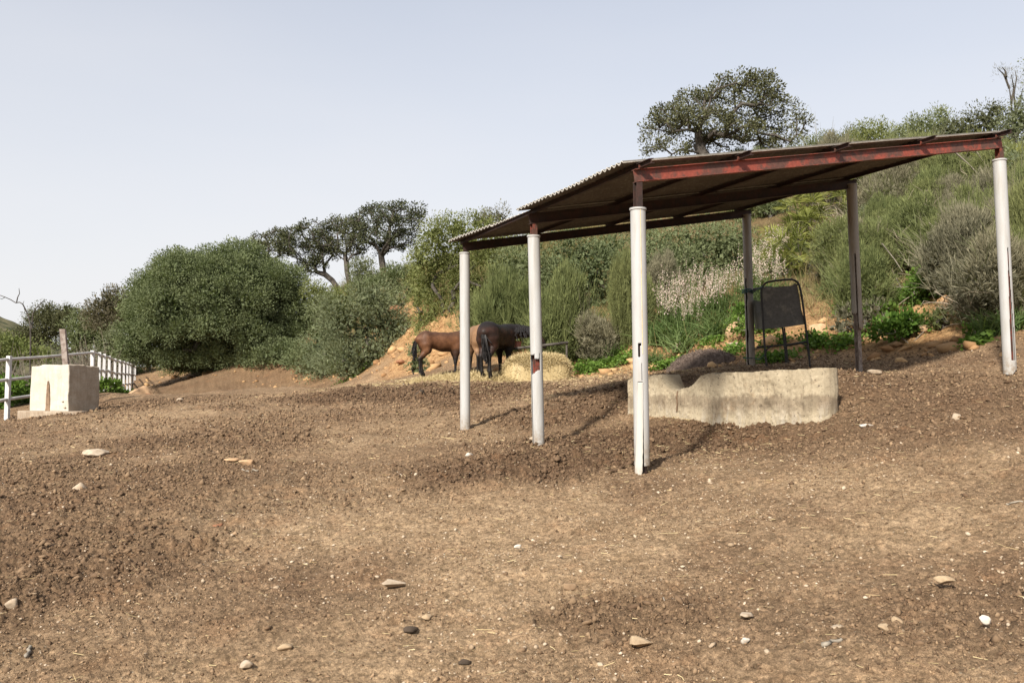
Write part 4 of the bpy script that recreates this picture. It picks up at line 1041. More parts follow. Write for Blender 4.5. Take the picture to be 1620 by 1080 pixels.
shrub('evergreen_bush', 'small dark bush filling the gap between the dome-shaped bush and the ridge oaks', 'bush', lobes_px([(512, 520, 30, 34), (498, 556, 24, 18), (520, 486, 26, 22)], 32, .3, .8, np.random.default_rng(5)), 'leaf_dark', ground_at(510, 33), 13, .09, cr=.34, per=60, aspect=.35, up=.4, shell=.25)
for kk, (lb, Y, mat, lab, lf, cr_, pr_) in enumerate([
    ([(545, 566, 44, 24), (520, 545, 34, 34), (530, 580, 34, 14)], 30.5, 'leaf_grey', 'low grey-green bush filling the gap at the right foot of the dome-shaped bush', .085, .34, 66),
    ([(600, 452, 34, 16), (628, 448, 26, 18), (640, 432, 18, 12), (618, 432, 16, 12)], 35.5, 'leaf_dark', 'dark green bush round the foot of the right-hand ridge oak', .09, .30, 60),
    ([(572, 424, 18, 18), (580, 440, 22, 14)], 38, 'leaf_grey', 'small round bush between the middle and right-hand ridge oaks', .085, .28, 60),
    ([(525, 470, 40, 16), (560, 474, 34, 14), (500, 462, 22, 14)], 36, 'leaf_light', 'pale yellowish bush on the ridge below the leaning oak', .085, .30, 46),
    ([(630, 478, 22, 20), (648, 462, 14, 16), (606, 486, 26, 16)], 31.5, 'leaf_dark', 'dark bush hanging over the top of the bare ochre bank', .08, .26, 60),
    ([(662, 470, 14, 24), (655, 440, 12, 22), (668, 520, 14, 30)], 27.5, 'leaf_light', 'narrow yellow-green bush at the right rim of the bare ochre bank', .07, .24, 56),
    ([(660, 572, 16, 24)], 22.5, 'leaf_dark', 'small dark plant behind the tail of the brown foal', .06, .18, 50)]):
    shrub('evergreen_bush', lab, 'bush', lobes_px(lb, Y, .3, .8, np.random.default_rng(150+kk)), mat, ground_at(lb[0][0], Y), 160+kk, lf, dens=1.0, cr=cr_, per=pr_, aspect=.38, up=.5, shell=.34)
# bushes beyond the fence
for k, (lb, Y, mat, lab) in enumerate([
    ([(176, 482, 34, 26), (168, 505, 30, 26), (195, 500, 30, 30)], 47, 'leaf_brown', 'brownish round bush rising behind the left flank of the huge dome-shaped bush'),
    ([(236, 448, 22, 20), (222, 470, 26, 26), (208, 490, 24, 24)], 45, 'leaf_dark', 'dark bush peeping over the left shoulder of the huge dome-shaped bush'),
    ([(92, 512, 42, 24), (75, 500, 30, 16), (105, 496, 20, 14), (60, 530, 36, 22)], 56, 'leaf_oak', 'dark olive bush on the skyline beyond the bare sapling'),
    ([(138, 512, 26, 20), (150, 530, 32, 26), (125, 540, 30, 30)], 50, 'leaf_dark', 'dark green bush behind the top of the rusty steel post'),
    ([(185, 545, 30, 26), (170, 565, 26, 24), (200, 560, 20, 20)], 44, 'leaf_grey', 'grey-green bush behind the bend of the white fence'),
    ([(186, 585, 34, 30), (205, 590, 16, 22), (160, 590, 20, 26)], 46, 'leaf_dark', 'dark bush seen through the far posts of the white fence'),
    ([(18, 548, 32, 18), (-20, 560, 40, 24), (45, 562, 30, 18)], 42, 'leaf_light', 'yellow-green bush at the left edge beyond the fence'),
    ([(20, 545, 40, 14), (-25, 540, 40, 16)], 60, 'leaf_oak', 'low dark bush below the far hill at the left edge')]):
    shrub('evergreen_bush', lab, 'bush', lobes_px(lb, Y, .5, .8, np.random.default_rng(20+k)), mat, ground_at(lb[0][0], Y), 30+k, .11, dens=1.15, cr=.46, per=64, aspect=.45, up=.4, shell=.3, fillk=2)

# holm oaks: the lone tree behind the roof, three on the left ridge
def oak(label, base, first, lobes, seed, tr, leaf=.11, cr=.42, per=46, dens=1.0, group=None, mat='leaf_oak', low=-.55, cut=1.0):
    r = np.random.default_rng(seed); cl, C = crown(lobes, r, leaf, dens=dens, cr=cr, per=per, aspect=.55, up=.15, low=low, shell=.42, fill=False, tintv=.45)
    base = np.asarray(base, float); root = tag(empty('oak_tree', base), label, 'tree', group)
    T = C[r.choice(len(C), min(len(C), 230), False), :3]
    limbs(base-np.array([0, 0, .3]), T, r, tr, .012, first, wig=.10, alpha=.45, expo=.62).build('trunk', M['bark'], root, off=base, smooth=True, recalc=False)
    link('crown', cl.mesh('crown', base), M[mat], root); return root
rq = np.random.default_rng(8)
Yo = 36.5
oak('large spreading holm oak standing alone on the skyline behind the shelter roof', at(1118, 285, Yo), [at(1117, 262, Yo), at(1112, 244, Yo), at(1106, 232, Yo)],
    lobes_px([(1068, 186, 34, 22), (1046, 206, 24, 18), (1034, 226, 16, 14), (1092, 170, 30, 20), (1120, 158, 28, 18), (1150, 142, 26, 18), (1172, 128, 22, 11), (1200, 128, 22, 11), (1216, 140, 18, 18), (1190, 150, 32, 20), (1225, 168, 24, 16), (1250, 172, 16, 10), (1262, 196, 20, 10), (1248, 212, 22, 12), (1212, 196, 30, 18), (1170, 176, 34, 20), (1130, 190, 30, 18), (1088, 208, 30, 16), (1150, 222, 34, 14), (1195, 226, 34, 14), (1112, 232, 26, 12), (1064, 236, 22, 9), (1030, 242, 9, 8), (1232, 230, 22, 9), (1094, 190, 26, 16), (1176, 206, 30, 14)], Yo, 1.3, .9, rq),
    51, .27, .10, .30, 46, .80)
for k, (lab, base, first, lb, tr, Y) in enumerate([
    ('upright right-hand oak of the row on the left ridge', (608, 452), [(608, 436), (605, 418), (603, 404)], [(604, 340, 34, 13), (632, 334, 26, 12), (655, 332, 16, 11), (662, 346, 10, 14), (585, 352, 24, 13), (612, 358, 34, 14), (642, 356, 22, 14), (575, 372, 16, 11), (600, 378, 30, 12), (630, 376, 26, 11), (646, 384, 14, 8), (592, 394, 18, 7), (622, 392, 18, 7), (560, 350, 10, 10)], .15, 40),
    ('middle oak of the row on the left ridge with a thin straight trunk', (554, 468), [(553, 450), (549, 430), (548, 414)], [(540, 356, 22, 12), (556, 362, 18, 12), (530, 374, 26, 13), (560, 382, 16, 12), (545, 394, 24, 11), (520, 390, 18, 11), (558, 402, 12, 8)], .12, 40.5),
    ('leaning left-hand oak of the row on the left ridge, crown swept sideways', (537, 470), [(534, 456), (526, 444), (514, 434), (500, 430)], [(478, 372, 26, 13), (498, 362, 22, 12), (462, 386, 24, 12), (505, 382, 24, 14), (484, 400, 30, 13), (512, 404, 20, 12), (460, 404, 14, 9), (496, 418, 22, 8), (472, 420, 16, 7), (484, 430, 12, 5)], .13, 41),
    ('far oak with thin crown peeping above the huge dome-shaped bush', (428, 470), [(428, 440), (426, 412)], [(436, 374, 18, 9), (416, 380, 18, 9), (404, 378, 9, 6), (445, 388, 18, 11), (425, 396, 22, 10)], .12, 44)]):
    oak(lab, at(*base, Y), [at(x, y, Y) for x, y in first], lobes_px(lb, Y, .7, 1.0, rq), 60+k, tr, .09, .24, 44, .62, 'oaks on the left ridge')

# light green shrub on the bank, dark row behind the shelter
shrub('flowering_shrub', 'tall bright yellow-green shrub covering the bank left of the shelter', 'shrub', lobes_px(
    [(700, 412, 46, 46), (690, 372, 30, 26), (742, 392, 42, 40), (760, 358, 26, 18), (722, 362, 28, 22), (676, 450, 26, 40), (735, 452, 52, 48), (690, 500, 34, 42), (776, 400, 34, 36), (688, 540, 26, 24), (725, 500, 44, 40), (665, 410, 16, 30)], 26, .5, .8, np.random.default_rng(9)),
    'leaf_light', ground_at(715, 26), 71, .070, dens=1.05, cr=.30, per=58, aspect=.36, up=.5, shell=.34)
shrub('flowering_shrub', 'pale grey-leaved shrub top rising behind the bright yellow-green shrub', 'shrub', lobes_px([(776, 350, 24, 20), (792, 344, 16, 14), (760, 350, 22, 14), (790, 372, 24, 20)], 29, .3, .8, np.random.default_rng(10)), 'broom_grey', ground_at(778, 29), 72, .07, dens=.8, cr=.28, per=44, aspect=.3, up=.8, shell=.4)
for k, (lb, lab) in enumerate([
    ([(836, 412, 44, 34), (812, 436, 34, 40), (860, 444, 40, 44), (880, 470, 34, 40)], 'left one of the dark green bushes seen under the shelter roof'),
    ([(905, 404, 44, 34), (930, 430, 46, 48), (960, 398, 40, 36), (955, 470, 44, 44), (895, 446, 34, 44), (985, 440, 34, 44)], 'middle one of the dark green bushes seen under the shelter roof'),
    ([(1055, 400, 52, 38), (1100, 390, 48, 36), (1080, 426, 60, 38), (1140, 396, 44, 36), (1022, 424, 42, 40), (1150, 418, 38, 30), (1050, 452, 44, 32), (1165, 380, 34, 28)], 'right and broadest of the dark green bushes seen under the shelter roof')]):
    shrub('evergreen_bush', lab, 'bush', lobes_px(lb, (23.6, 23.0, 22.8)[k], .4, .8, np.random.default_rng(80+k)), 'leaf_dark', ground_at(lb[0][0], 23.4), 90+k, .075, dens=1.0, cr=.32, per=62, aspect=.4, up=.35, shell=.28, group='dark bushes behind the shelter')

# broom: sheaves of thin green-grey wands
def wands(n, h, spread, r, width=.012, bunch=26, segs=4, droop=.12, fine=3):
    b = np.c_[r.normal(size=(n, 2))*spread*.22, np.zeros(n)]
    out = np.c_[b[:, :2]/(spread*.35), np.zeros(n)]; d = unit(out*.38+r.normal(size=(n, 3))*.16+np.array([0, 0, 1]))
    L_ = h*r.uniform(.55, 1.05, n)
    V, Fc, P = ribbons(b, d, L_, np.full(n, width*1.3), droop, segs, r, .3); c = Cloud(); t = r.uniform(.0, .6, n); c.add(V, Fc, rep(t, segs))
    for k in range(fine):      # side twigs
        j = r.integers(1, segs, n); B = P[np.arange(n), j]; B = B+r.normal(size=B.shape)*.02; d2 = unit(d+rdir(n, r)*.42); m_ = 3
        B = np.repeat(B, m_, 0); d2 = unit(np.repeat(d2, m_, 0)+rdir(n*m_, r)*.30); V, Fc, _ = ribbons(B, d2, h*r.uniform(.16, .42, n*m_), np.full(n*m_, width), .14, 2, r, .3); c.add(V, Fc, rep(np.clip(np.repeat(t, m_)+r.normal(size=n*m_)*.2+.15, 0, 1), 2))
    return c
def twig_mesh(r, n=16, h=1.2, spread=.8):
    m = MB()
    for k in range(n):
        a = r.uniform(0, 2*math.pi); d = unit(np.array([math.cos(a)*spread, math.sin(a)*spread, r.uniform(.3, 1)])); L_ = h*r.uniform(.5, 1.1); p = np.array([r.normal()*.1, r.normal()*.1, 0]); pts = [p]
        for i in range(6): d = unit(d+r.normal(size=3)*.16+np.array([0, 0, -.03])); p = p+d*L_/6; pts.append(p)
        m.tube(pts, np.linspace(.013, .004, 7), 4, False)
        for j in range(3):
            q = pts[r.integers(2, 6)]; d2 = unit(d+r.normal(size=3)*.6); m.tube([q, q+d2*L_*.15, q+unit(d2+r.normal(size=3)*.3)*L_*.32], [.006, .005, .002], 3, False)
    return m
BROOM = []
for k in range(5):
    r = np.random.default_rng(200+k); lb = [(np.array([r.normal()*.22, r.normal()*.22, r.uniform(.40, .68)]), np.array([r.uniform(.24, .40), r.uniform(.24, .40), r.uniform(.24, .36)])) for _ in range(7)]+[(np.array([0, 0, .3]), np.array([.42, .42, .32]))]
    cl, C = crown(lb, r, .075, dens=.85, cr=.10, per=34, aspect=.13, up=.9, low=-.9, shell=.45, tintv=.6)
    w_ = wands(70, .98, .95, r, .009, droop=.18, fine=4); cl.add(np.concatenate(w_.V), np.concatenate([f for f in w_.F]), np.concatenate(w_.T)); BROOM.append(cl.mesh('broom_wands'))
TWIG = []
for k in range(4):
    r = np.random.default_rng(220+k); mb = twig_mesh(r); me = bpy.data.meshes.new('dry_twigs'); me.from_pydata(mb.v, [], mb.f); a_ = me.attributes.new('tint', 'FLOAT', 'POINT'); a_.data.foreach_set('value', r.uniform(.2, 1, len(me.vertices)).astype(np.float32)); TWIG.append(me)
for me in BROOM: me.materials.append(M['broom'])
BROOM_G = [me.copy() for me in BROOM[:4]]
for me in BROOM_G: me.materials.clear(); me.materials.append(M['broom_grey'])
for me in TWIG: me.materials.append(M['twig_dry'])
def broom(label, px, py, hpx, wpx, grey, seed, twigs=.0, group=None, Y=None):
    r = np.random.default_rng(seed); p = hit(px, py, 9.5) if Y is None else ground_at(px, Y); h = hpx*p[1]/F; w = wpx*p[1]/F
    root = tag(empty('broom_shrub', (p[0], p[1], p[2]-.05), r.uniform(0, 6.28)), label, 'shrub', group)
    for q in range(2):
        o = bpy.data.objects.new('branches', (BROOM_G if grey else BROOM)[r.integers(0, 4)]); COL.objects.link(o); o.parent = root
        o.location = (r.normal()*w*.12, r.normal()*w*.12, 0); s = (.85+.3*q); o.scale = (w*.75*s, w*.75*s, h*(1.02-.22*q)); o.rotation_euler = (r.normal()*.06, r.normal()*.06, r.uniform(0, 6.28))
    if twigs:
        o = bpy.data.objects.new('dry_twigs', TWIG[r.integers(0, 4)]); COL.objects.link(o); o.parent = root; o.scale = (w*.6*twigs, w*.6*twigs, h*.75); o.rotation_euler = (0, 0, r.uniform(0, 6.28))
    return root
near_brooms = [(795, 560, 135, 88, 0, 0, 'olive broom shrub on the bank above the dark horse'), (868, 575, 152, 96, 0, .5, 'tall olive broom shrub behind the hay between the two left pipe posts'), (930, 575, 105, 70, 1, .3, 'pale broom shrub on the bank left of the front post'),
    (990, 545, 140, 54, 0, 0, 'slender tall broom shrub just left of the front post'), (1045, 480, 80, 60, 1, .3, 'pale broom shrub above the white flower spikes'), (755, 540, 80, 70, 0, .9, 'tangled dry broom shrub above the tan horse'), (830, 545, 100, 80, 0, .8, 'olive broom shrub with bare twigs above the hay rail')]
for k, (px, py, h, w, g, tw, lab) in enumerate(near_brooms): broom(lab, px, py, h, w, g, 300+k, tw)
# the scrub of the right-hand slope
r3 = np.random.default_rng(33)
slope = []
for py in np.arange(250, 512, 23):
    for px in np.arange(1195, 1660, 44):
        slope.append((px+r3.normal()*14, py+r3.normal()*8))
k = 0
for px, py in slope:
    q = hit(px, py, 11)
    if q[1] > 40: continue
    if 1380 < px < 1560 and py > 455: continue
    if 1190 < px < 1345 and py > 318: continue
    if px < 1330 and py > 470: continue
    if py < 285 and px > 1330: continue
    if r3.uniform() < .22: continue
    far = q[1] > 22; zone = ('upper' if far else 'lower')
    g = r3.uniform() < .34; hh = r3.uniform(.85, 1.7)*(1.15 if far else .95); ww = hh*r3.uniform(.75, 1.15)
    lab = {('upper', False): 'olive green broom shrub high on the slope behind the shelter roof', ('upper', True): 'grey-green broom shrub high on the slope behind the shelter roof',
           ('lower', False): 'olive green broom shrub low on the slope by the right posts', ('lower', True): 'dry grey broom shrub low on the slope by the right posts'}[(zone, bool(g))]
    broom(lab, px, py, hh*F/q[1], ww*F/q[1], g, 400+k, r3.uniform(.6, 1.1) if r3.uniform() < .62 else 0, lab.split(' shrub')[0]+' shrubs on the '+zone+' slope'); k += 1
# greener bushes scattered through the scrub
for kk, (px, py, w, h, mat, lab) in enumerate([
    (1215, 345, 50, 40, 'leaf_dark', 'dark bush on the slope just under the roof beside the back right post'), (1240, 300, 46, 40, 'leaf_grey', 'grey-green bush on the slope touching the underside of the roof'), (1385, 380, 60, 70, 'leaf_grey', 'grey-green bush just right of the middle right post'),
    (1430, 330, 54, 56, 'leaf_grey', 'grey-green bush under the roof edge halfway to the right post'), (1500, 300, 56, 50, 'leaf_oak', 'dark olive bush below the right third of the red beam'), (1490, 440, 44, 50, 'leaf_fresh', 'fresh green bush above the broad leafy patch'), (1410, 440, 54, 50, 'broom', 'feathery olive bush right of the rusty post'), (1465, 390, 50, 50, 'leaf_grey', 'grey-green bush below the long bleached branch'),
    (1560, 400, 50, 60, 'leaf_oak', 'dark olive bush behind the white flower tuft'), (1335, 470, 50, 56, 'broom', 'feathery olive bush right of the metal feeder'), (1310, 450, 40, 46, 'broom_grey', 'pale grey bush right of the metal feeder, under the palms'), (1640, 430, 60, 60, 'leaf_grey', 'grey-green bush at the right edge beside the right post'),
    (1550, 340, 60, 56, 'broom', 'feathery olive bush left of the top of the right post'), (1360, 530, 44, 50, 'broom_grey', 'wispy grey bush behind the rusty post on the bank'), (1500, 520, 36, 40, 'broom', 'small wispy bush beside the ochre boulder'), (1550, 500, 40, 44, 'broom', 'small wispy bush behind the grey-green strap-leaved clump')]):
    p = hit(px, py, 9.5); k_ = p[1]/F; c = p+np.array([0, .2, h*k_*.42]); rr_ = np.random.default_rng(900+kk)
    wisp = mat in ('broom', 'broom_grey')
    lb = [(c+np.array([rr_.normal()*w*k_*.25, rr_.normal()*w*k_*.25, rr_.normal()*h*k_*.16]), np.array([w*k_*.36, w*k_*.36, h*k_*.38])*rr_.uniform(.7, 1.1)) for _ in range(5)]
    shrub('evergreen_bush', lab, 'bush', lb, mat, p, 920+kk, .075 if wisp else .055, dens=.9, cr=.14, per=26, aspect=.13 if wisp else .38, up=.9 if wisp else .5, shell=.5, low=-.9, tintv=.5)
# dry tangles between the shrubs
for kk, (px, py, s_, lab) in enumerate([(1400, 400, 1.1, 'dry tangle of bare stems right of the middle right post'), (1350, 440, 1.0, 'dry tangle of bare stems above the rusty post foot'), (1455, 425, 1.2, 'dry tangle of bare stems halfway between the two right posts'), (1500, 380, 1.3, 'dry brown tangle of stems below the roof end'), (1550, 440, 1.1, 'dry tangle of bare stems left of the right post'),
    (1440, 300, 1.3, 'dry tangle of stems just under the red beam'), (1530, 290, 1.3, 'dry tangle of stems under the outer end of the red beam'), (1590, 400, 1.2, 'dry tangle of stems hidden partly by the right post'), (1345, 360, 1.1, 'dry tangle of stems behind the top of the middle right post'), (1615, 350, 1.2, 'dry tangle of stems at the right edge')]):
    p = hit(px, py, 9.5); root = tag(empty('dry_shrub', p, kk*1.3), lab, 'shrub')
    for q in range(2): o = bpy.data.objects.new('twigs', TWIG[(kk+q) % 4]); COL.objects.link(o); o.parent = root; o.scale = (s_, s_, s_*.8); o.rotation_euler = (.15, -.1, q*2.2+kk)
# skyline bushes on the right
for k, (lb, Y, mat, lab) in enumerate([
    ([(1310, 228, 36, 16), (1340, 222, 30, 18), (1290, 232, 28, 12)], 33, 'leaf_grey', 'low olive bush on the skyline just right of the lone oak'),
    ([(1380, 212, 32, 18), (1400, 224, 44, 20), (1365, 226, 36, 16), (1345, 240, 40, 16)], 30, 'leaf_light', 'rounded olive bush at the middle of the right skyline'),
    ([(1446, 208, 28, 20), (1480, 204, 36, 24), (1490, 184, 12, 16), (1460, 226, 44, 22), (1430, 224, 24, 16)], 28, 'leaf_dark', 'bush with a tall pointed shoot on the right skyline'),
    ([(1530, 204, 32, 22), (1560, 194, 32, 24), (1550, 220, 46, 24), (1574, 174, 12, 12), (1512, 214, 24, 20)], 26, 'leaf_oak', 'dark bush with thin shoots on the skyline above the right end of the roof'),
    ([(1612, 200, 26, 30), (1640, 190, 30, 40), (1600, 235, 30, 30)], 24, 'leaf_grey', 'grey-green bush at the right edge above the roof end'),
    ([(1610, 270, 22, 30), (1640, 300, 30, 40), (1612, 330, 20, 30)], 20, 'leaf_grey', 'silvery bush at the right edge behind the top of the right post'),
    ([(1560, 300, 40, 30), (1520, 320, 36, 28), (1480, 340, 30, 24)], 22, 'leaf_oak', 'dark bush under the right end of the roof'),
    ([(1660, 120, 30, 50), (1650, 90, 22, 22)], 24, 'leaf_dark', 'dark tree crown just entering the right edge of the picture')]):
    shrub('evergreen_bush', lab, 'bush', lobes_px(lb, Y, .3, .8, np.random.default_rng(120+k)), mat, ground_at(lb[0][0], Y), 130+k, .075, dens=1.0, cr=.28, per=52, aspect=.36, up=.6, shell=.40)

# ------------------------------------------------------------------ grass and weeds on the bank
rg = np.random.default_rng(77)
def tufts(n, blades, h, w, seed, cond, mat, name, spread=.07, bend=.35):
    r = np.random.default_rng(seed); x = r.uniform(-24, 16, n*6); y = r.uniform(9.5, 46, n*6); d = toe_d(x, y); k = cond(x, y, d, r); x, y = x[k][:n], y[k][:n]
    i = np.repeat(np.arange(len(x)), blades); m = len(i); X = x[i]+r.normal(size=m)*spread; Y_ = y[i]+r.normal(size=m)*spread
    D = unit(np.c_[r.normal(size=(m, 2))*.42, np.ones(m)]); ln = h*r.uniform(.5, 1.3, len(x))[i]*r.uniform(.6, 1.1, m)
    V, Fc, _ = ribbons(np.c_[X, Y_, H(X, Y_)-.02], D, ln, np.full(m, w), bend, 3, r, .2)
    o = link(name, np_mesh(name, V, Fc, rep(np.clip(r.uniform(.1, .9, len(x))[i]+r.normal(size=m)*.15, 0, 1), 3)), M[mat]); tag(o, kind='stuff')
bare = lambda x, y, r: fbm(x*.45, y*.45, 3, 66)
def in_scar(x, y):        # the bare scar of the bank left of the yellow-green shrub, and the bare patch beside the front post
    px = 810+F*x/y; return ((px > 606) & (px < 668) & (y > 22) & (y < 34)) | ((px > 968) & (px < 1012) & (y < 22))
tufts(9000, 8, .42, .014, 1, lambda x, y, d, r: (d > .8) & (d < 22) & ~in_scar(x, y) & (r.uniform(size=len(x)) < np.where(x > 3.5, .35, 1)) & (r.uniform(size=len(x)) < sst(.5, 3.5, d)*sst(.30, .6, bare(x, y, r))), 'grass_dry', 'dry_grass')
tufts(6000, 8, .36, .015, 2, lambda x, y, d, r: (d > .6) & (d < 20) & ~in_scar(x, y) & (r.uniform(size=len(x)) < np.where(x > 3.5, .35, 1)) & (r.uniform(size=len(x)) < sst(.5, 3.0, d)*sst(.62, .36, bare(x, y, r))), 'grass_green', 'green_grass')
tufts(2600, 9, .30, .02, 3, lambda x, y, d, r: (x < FENCE_X(y)-.25) & (y > 15.5) & (y < 44) & (d < 1) & (x > -30), 'grass_green', 'green_grass')
def weeds(lst, seed, name, mat, leaf=.05):
    r = np.random.default_rng(seed); cl = Cloud()
    for px, py, wpx, n in lst:
        p = hit(px, py, 9.5); X = p[0]+r.normal(size=n)*wpx*p[1]/F*.42; Yy = p[1]+r.normal(size=n)*wpx*p[1]/F*.35; B = np.c_[X, Yy, H(X, Yy)+r.uniform(0, .16, n)]
        A = unit(np.c_[r.normal(size=(n, 2)), r.uniform(.1, .9, n)]); L_ = leaf*r.uniform(.6, 1.5, n)*1.3; V, Fc = leaf_quads(B, A, L_, L_*.65, r, .15); cl.add(V, Fc, np.repeat(r.uniform(.2, 1, n), 4))
    o = link(name, cl.mesh(name), M[mat]); tag(o, kind='stuff')
weeds([(955, 577, 44, 1500), (930, 585, 40, 900), (985, 575, 24, 400), (1075, 578, 34, 700), (1052, 585, 26, 400), (1225, 572, 40, 700), (1290, 548, 26, 500), (1160, 560, 30, 450), (1130, 545, 30, 450), (1335, 548, 40, 700), (1545, 548, 30, 400), (570, 590, 40, 500), (1480, 452, 70, 1200), (1400, 480, 50, 900), (1612, 455, 30, 700), (1470, 470, 60, 900), (1225, 548, 26, 400)], 7, 'weeds', 'leaf_fresh')

# leafy mounds
def mound(label, px, py, wpx, hpx, seed, mat='leaf_fresh', leaf=.075, dens=1.0, name='leafy_plant', Y=None):
    p = hit(px, py, 9.0) if Y is None else ground_at(px, Y); k = p[1]/F; c = p+np.array([0, .1, hpx*k*.42]); r = np.random.default_rng(seed)
    lobes = [(c+np.array([r.normal()*wpx*k*.28, r.normal()*wpx*k*.2, r.normal()*hpx*k*.08]), np.array([wpx*k*.34, wpx*k*.3, hpx*k*.5])) for _ in range(4)]
    cl, C = crown(lobes, r, leaf, dens=dens, cr=.13, per=20, aspect=.75, up=.5, low=-.5, shell=.35, tintv=.5)
    root = tag(empty(name, p), label, 'plant'); link('leaves', cl.mesh('leaves', p), M[mat], root)
    limbs(p-np.array([0, 0, .05]), C[r.choice(len(C), min(14, len(C)), False), :3], r, .012, .004, alpha=.2, n_side=4).build('stem', M['bark_pale'], root, off=p, recalc=False)
mound('bright green broad-leaved mound on the bank right of the rusty post', 1440, 541, 66, 46, 1)
mound('green leafy clump above the reddish slab of rock', 1404, 507, 44, 26, 2)
mound('broad green leafy patch under a tuft of white flowers', 1524, 456, 76, 40, 3, leaf=.07)
mound('small rosette of leaves at the foot of the bank left of the right post', 1546, 532, 22, 16, 4, leaf=.06)
mound('green leafy clump on the slope at the right edge', 1615, 458, 30, 40, 5)
mound('green leafy plant left of the metal feeder beside the orange boulder', 1172, 520, 30, 34, 6)
mound('green herb behind the metal feeder below the orange boulder', 1290, 545, 34, 18, 7, leaf=.06)
mound('lush green weeds beyond the fence at the left edge', 22, 655, 60, 44, 8, 'leaf_fresh', .09, .8, Y=19.5)
mound('dark green weeds beyond the fence left of the whitewashed block', -25, 650, 70, 60, 9, 'leaf_dark', .09, .8, Y=20)
mound('green nettle-like weeds along the fence right of the whitewashed block', 188, 618, 46, 24, 10, 'leaf_fresh', .10, .8, Y=24.5)
mound('low green weeds just right of the whitewashed block', 165, 622, 34, 22, 11, 'leaf_fresh', .09, .8, Y=21.8)

mound('fresh green leafy patch on the slope above the bright green mound', 1470, 478, 60, 40, 12, leaf=.06)
mound('fresh green leafy patch on the slope right of the metal feeder', 1345, 505, 50, 34, 13, leaf=.06)
mound('bright green leafy patch at the foot of the drift of pale flower spikes', 1205, 535, 44, 30, 14, leaf=.06)
# strap-leaved clumps and the drift of pale flower spikes
def strap_mesh(r, n=46, h=.62, w=.022):
    b = np.c_[r.normal(size=(n, 2))*.09, np.zeros(n)]; d = unit(np.c_[r.normal(size=(n, 2))*.42, np.ones(n)]); dr = np.c_[d[:, :2]*1.1, -.55*np.ones(n)]
    t = np.linspace(0, 1, 6); L_ = h*r.uniform(.6, 1.15, n); P = b[:, None]+d[:, None]*(L_[:, None]*t)[..., None]+dr[:, None]*(L_[:, None]*t**2*.55)[..., None]
    S = unit(np.cross(d, rdir(n, r))); wd = (w*(1-t**2*.9))[None, :, None]; V = np.stack([P-S[:, None]*wd/2, P+S[:, None]*wd/2], 2).reshape(-1, 3)
    k = (np.arange(n)*12)[:, None]; s = (np.arange(5)*2)[None]; Fc = np.stack([k+s, k+s+1, k+s+3, k+s+2], -1).reshape(-1, 4)
    return np_mesh('strap_leaves', V, Fc, np.repeat(r.uniform(.1, 1, n), 12))
def spike_mesh(r, n=7, h=1.15):
    c = Cloud(); st = Cloud()
    for k in range(n):
        b = np.array([r.normal()*.12, r.normal()*.12, 0]); d = unit(np.array([r.normal()*.13, r.normal()*.13, 1])); hh = h*r.uniform(.7, 1.1); tips = [(b+d*hh*.5, d, hh*.5)]
        V, Fc, _ = ribbons(b[None], d[None], np.array([hh]), np.array([.014]), .02, 4, r, .5); st.add(V, Fc, np.full(len(V), .4))
        for q in range(r.integers(2, 5)):
            d2 = unit(d+r.normal(size=3)*.35); s0 = b+d*hh*r.uniform(.45, .7); tips.append((s0+d2*.05, d2, hh*r.uniform(.2, .34))); V, Fc, _ = ribbons(s0[None], d2[None], np.array([hh*.3]), np.array([.008]), .02, 3, r, .5); st.add(V, Fc, np.full(len(V), .4))
        for p, dd, L_ in tips:
            m = int(52*L_); t = r.uniform(.15, 1, m); P = p+dd*(t*L_)[:, None]+rdir(m, r)*.022*(1.15-t)[:, None]; A = unit(rdir(m, r)+dd*.3)
            V, Fc = leaf_quads(P, A, np.full(m, .036)*(1.2-.7*t), np.full(m, .018), r); c.add(V, Fc, np.repeat(np.clip(r.uniform(.25, 1, m)-.35*(t > .85), 0, 1), 4))
    return c.mesh('flowers'), st.mesh('flower_stalks')
STRAP = [strap_mesh(np.random.default_rng(500+k)) for k in range(4)]; SPIKE = [spike_mesh(np.random.default_rng(510+k)) for k in range(4)]
for me in STRAP: me.materials.append(M['leaf_strap'])
for a, b in SPIKE: a.materials.append(M['petal']); b.materials.append(M['leaf_strap'])
def asphodel(px, py, s, seed, label, group, flowers=True, Y=None):
    r = np.random.default_rng(seed); p = hit(px, py, 9) if Y is None else ground_at(px, Y); root = tag(empty('flowering_plant' if flowers else 'strap_leaved_plant', (p[0], p[1], p[2]-.03), r.uniform(0, 6.28)), label, 'plant', group); root.scale = (s, s, s)
    for k in range(2 if flowers else 3):
        o = bpy.data.objects.new('strap_leaves', STRAP[r.integers(0, 4)]); COL.objects.link(o); o.parent = root; o.location = (r.normal()*.15, r.normal()*.15, 0); o.rotation_euler = (0, 0, r.uniform(0, 6))
    if flowers:
        a, b = SPIKE[r.integers(0, 4)]; f = bpy.data.objects.new('flower_stalks', b); COL.objects.link(f); f.parent = root; g = bpy.data.objects.new('blossom', a); COL.objects.link(g); g.parent = f
ra = np.random.default_rng(61); k = 0
for cx, cy, sx, sy, n, lab in [(1075, 528, 28, 18, 8, 'pale pink flower spikes in the near part of the drift beside the front post'), (1135, 496, 34, 20, 9, 'pale pink flower spikes in the thick middle of the drift on the bank'), (1195, 466, 28, 14, 7, 'pale pink flower spikes at the upper end of the drift near the back right post'), (1225, 425, 20, 8, 4, 'pale flower spikes above the metal feeder below the palms')]:
    for i in range(n):
        asphodel(cx+ra.normal()*sx*.6, cy+ra.normal()*sy*.6, ra.uniform(.85, 1.15), 600+k, lab, 'drift of pale flower spikes'); k += 1
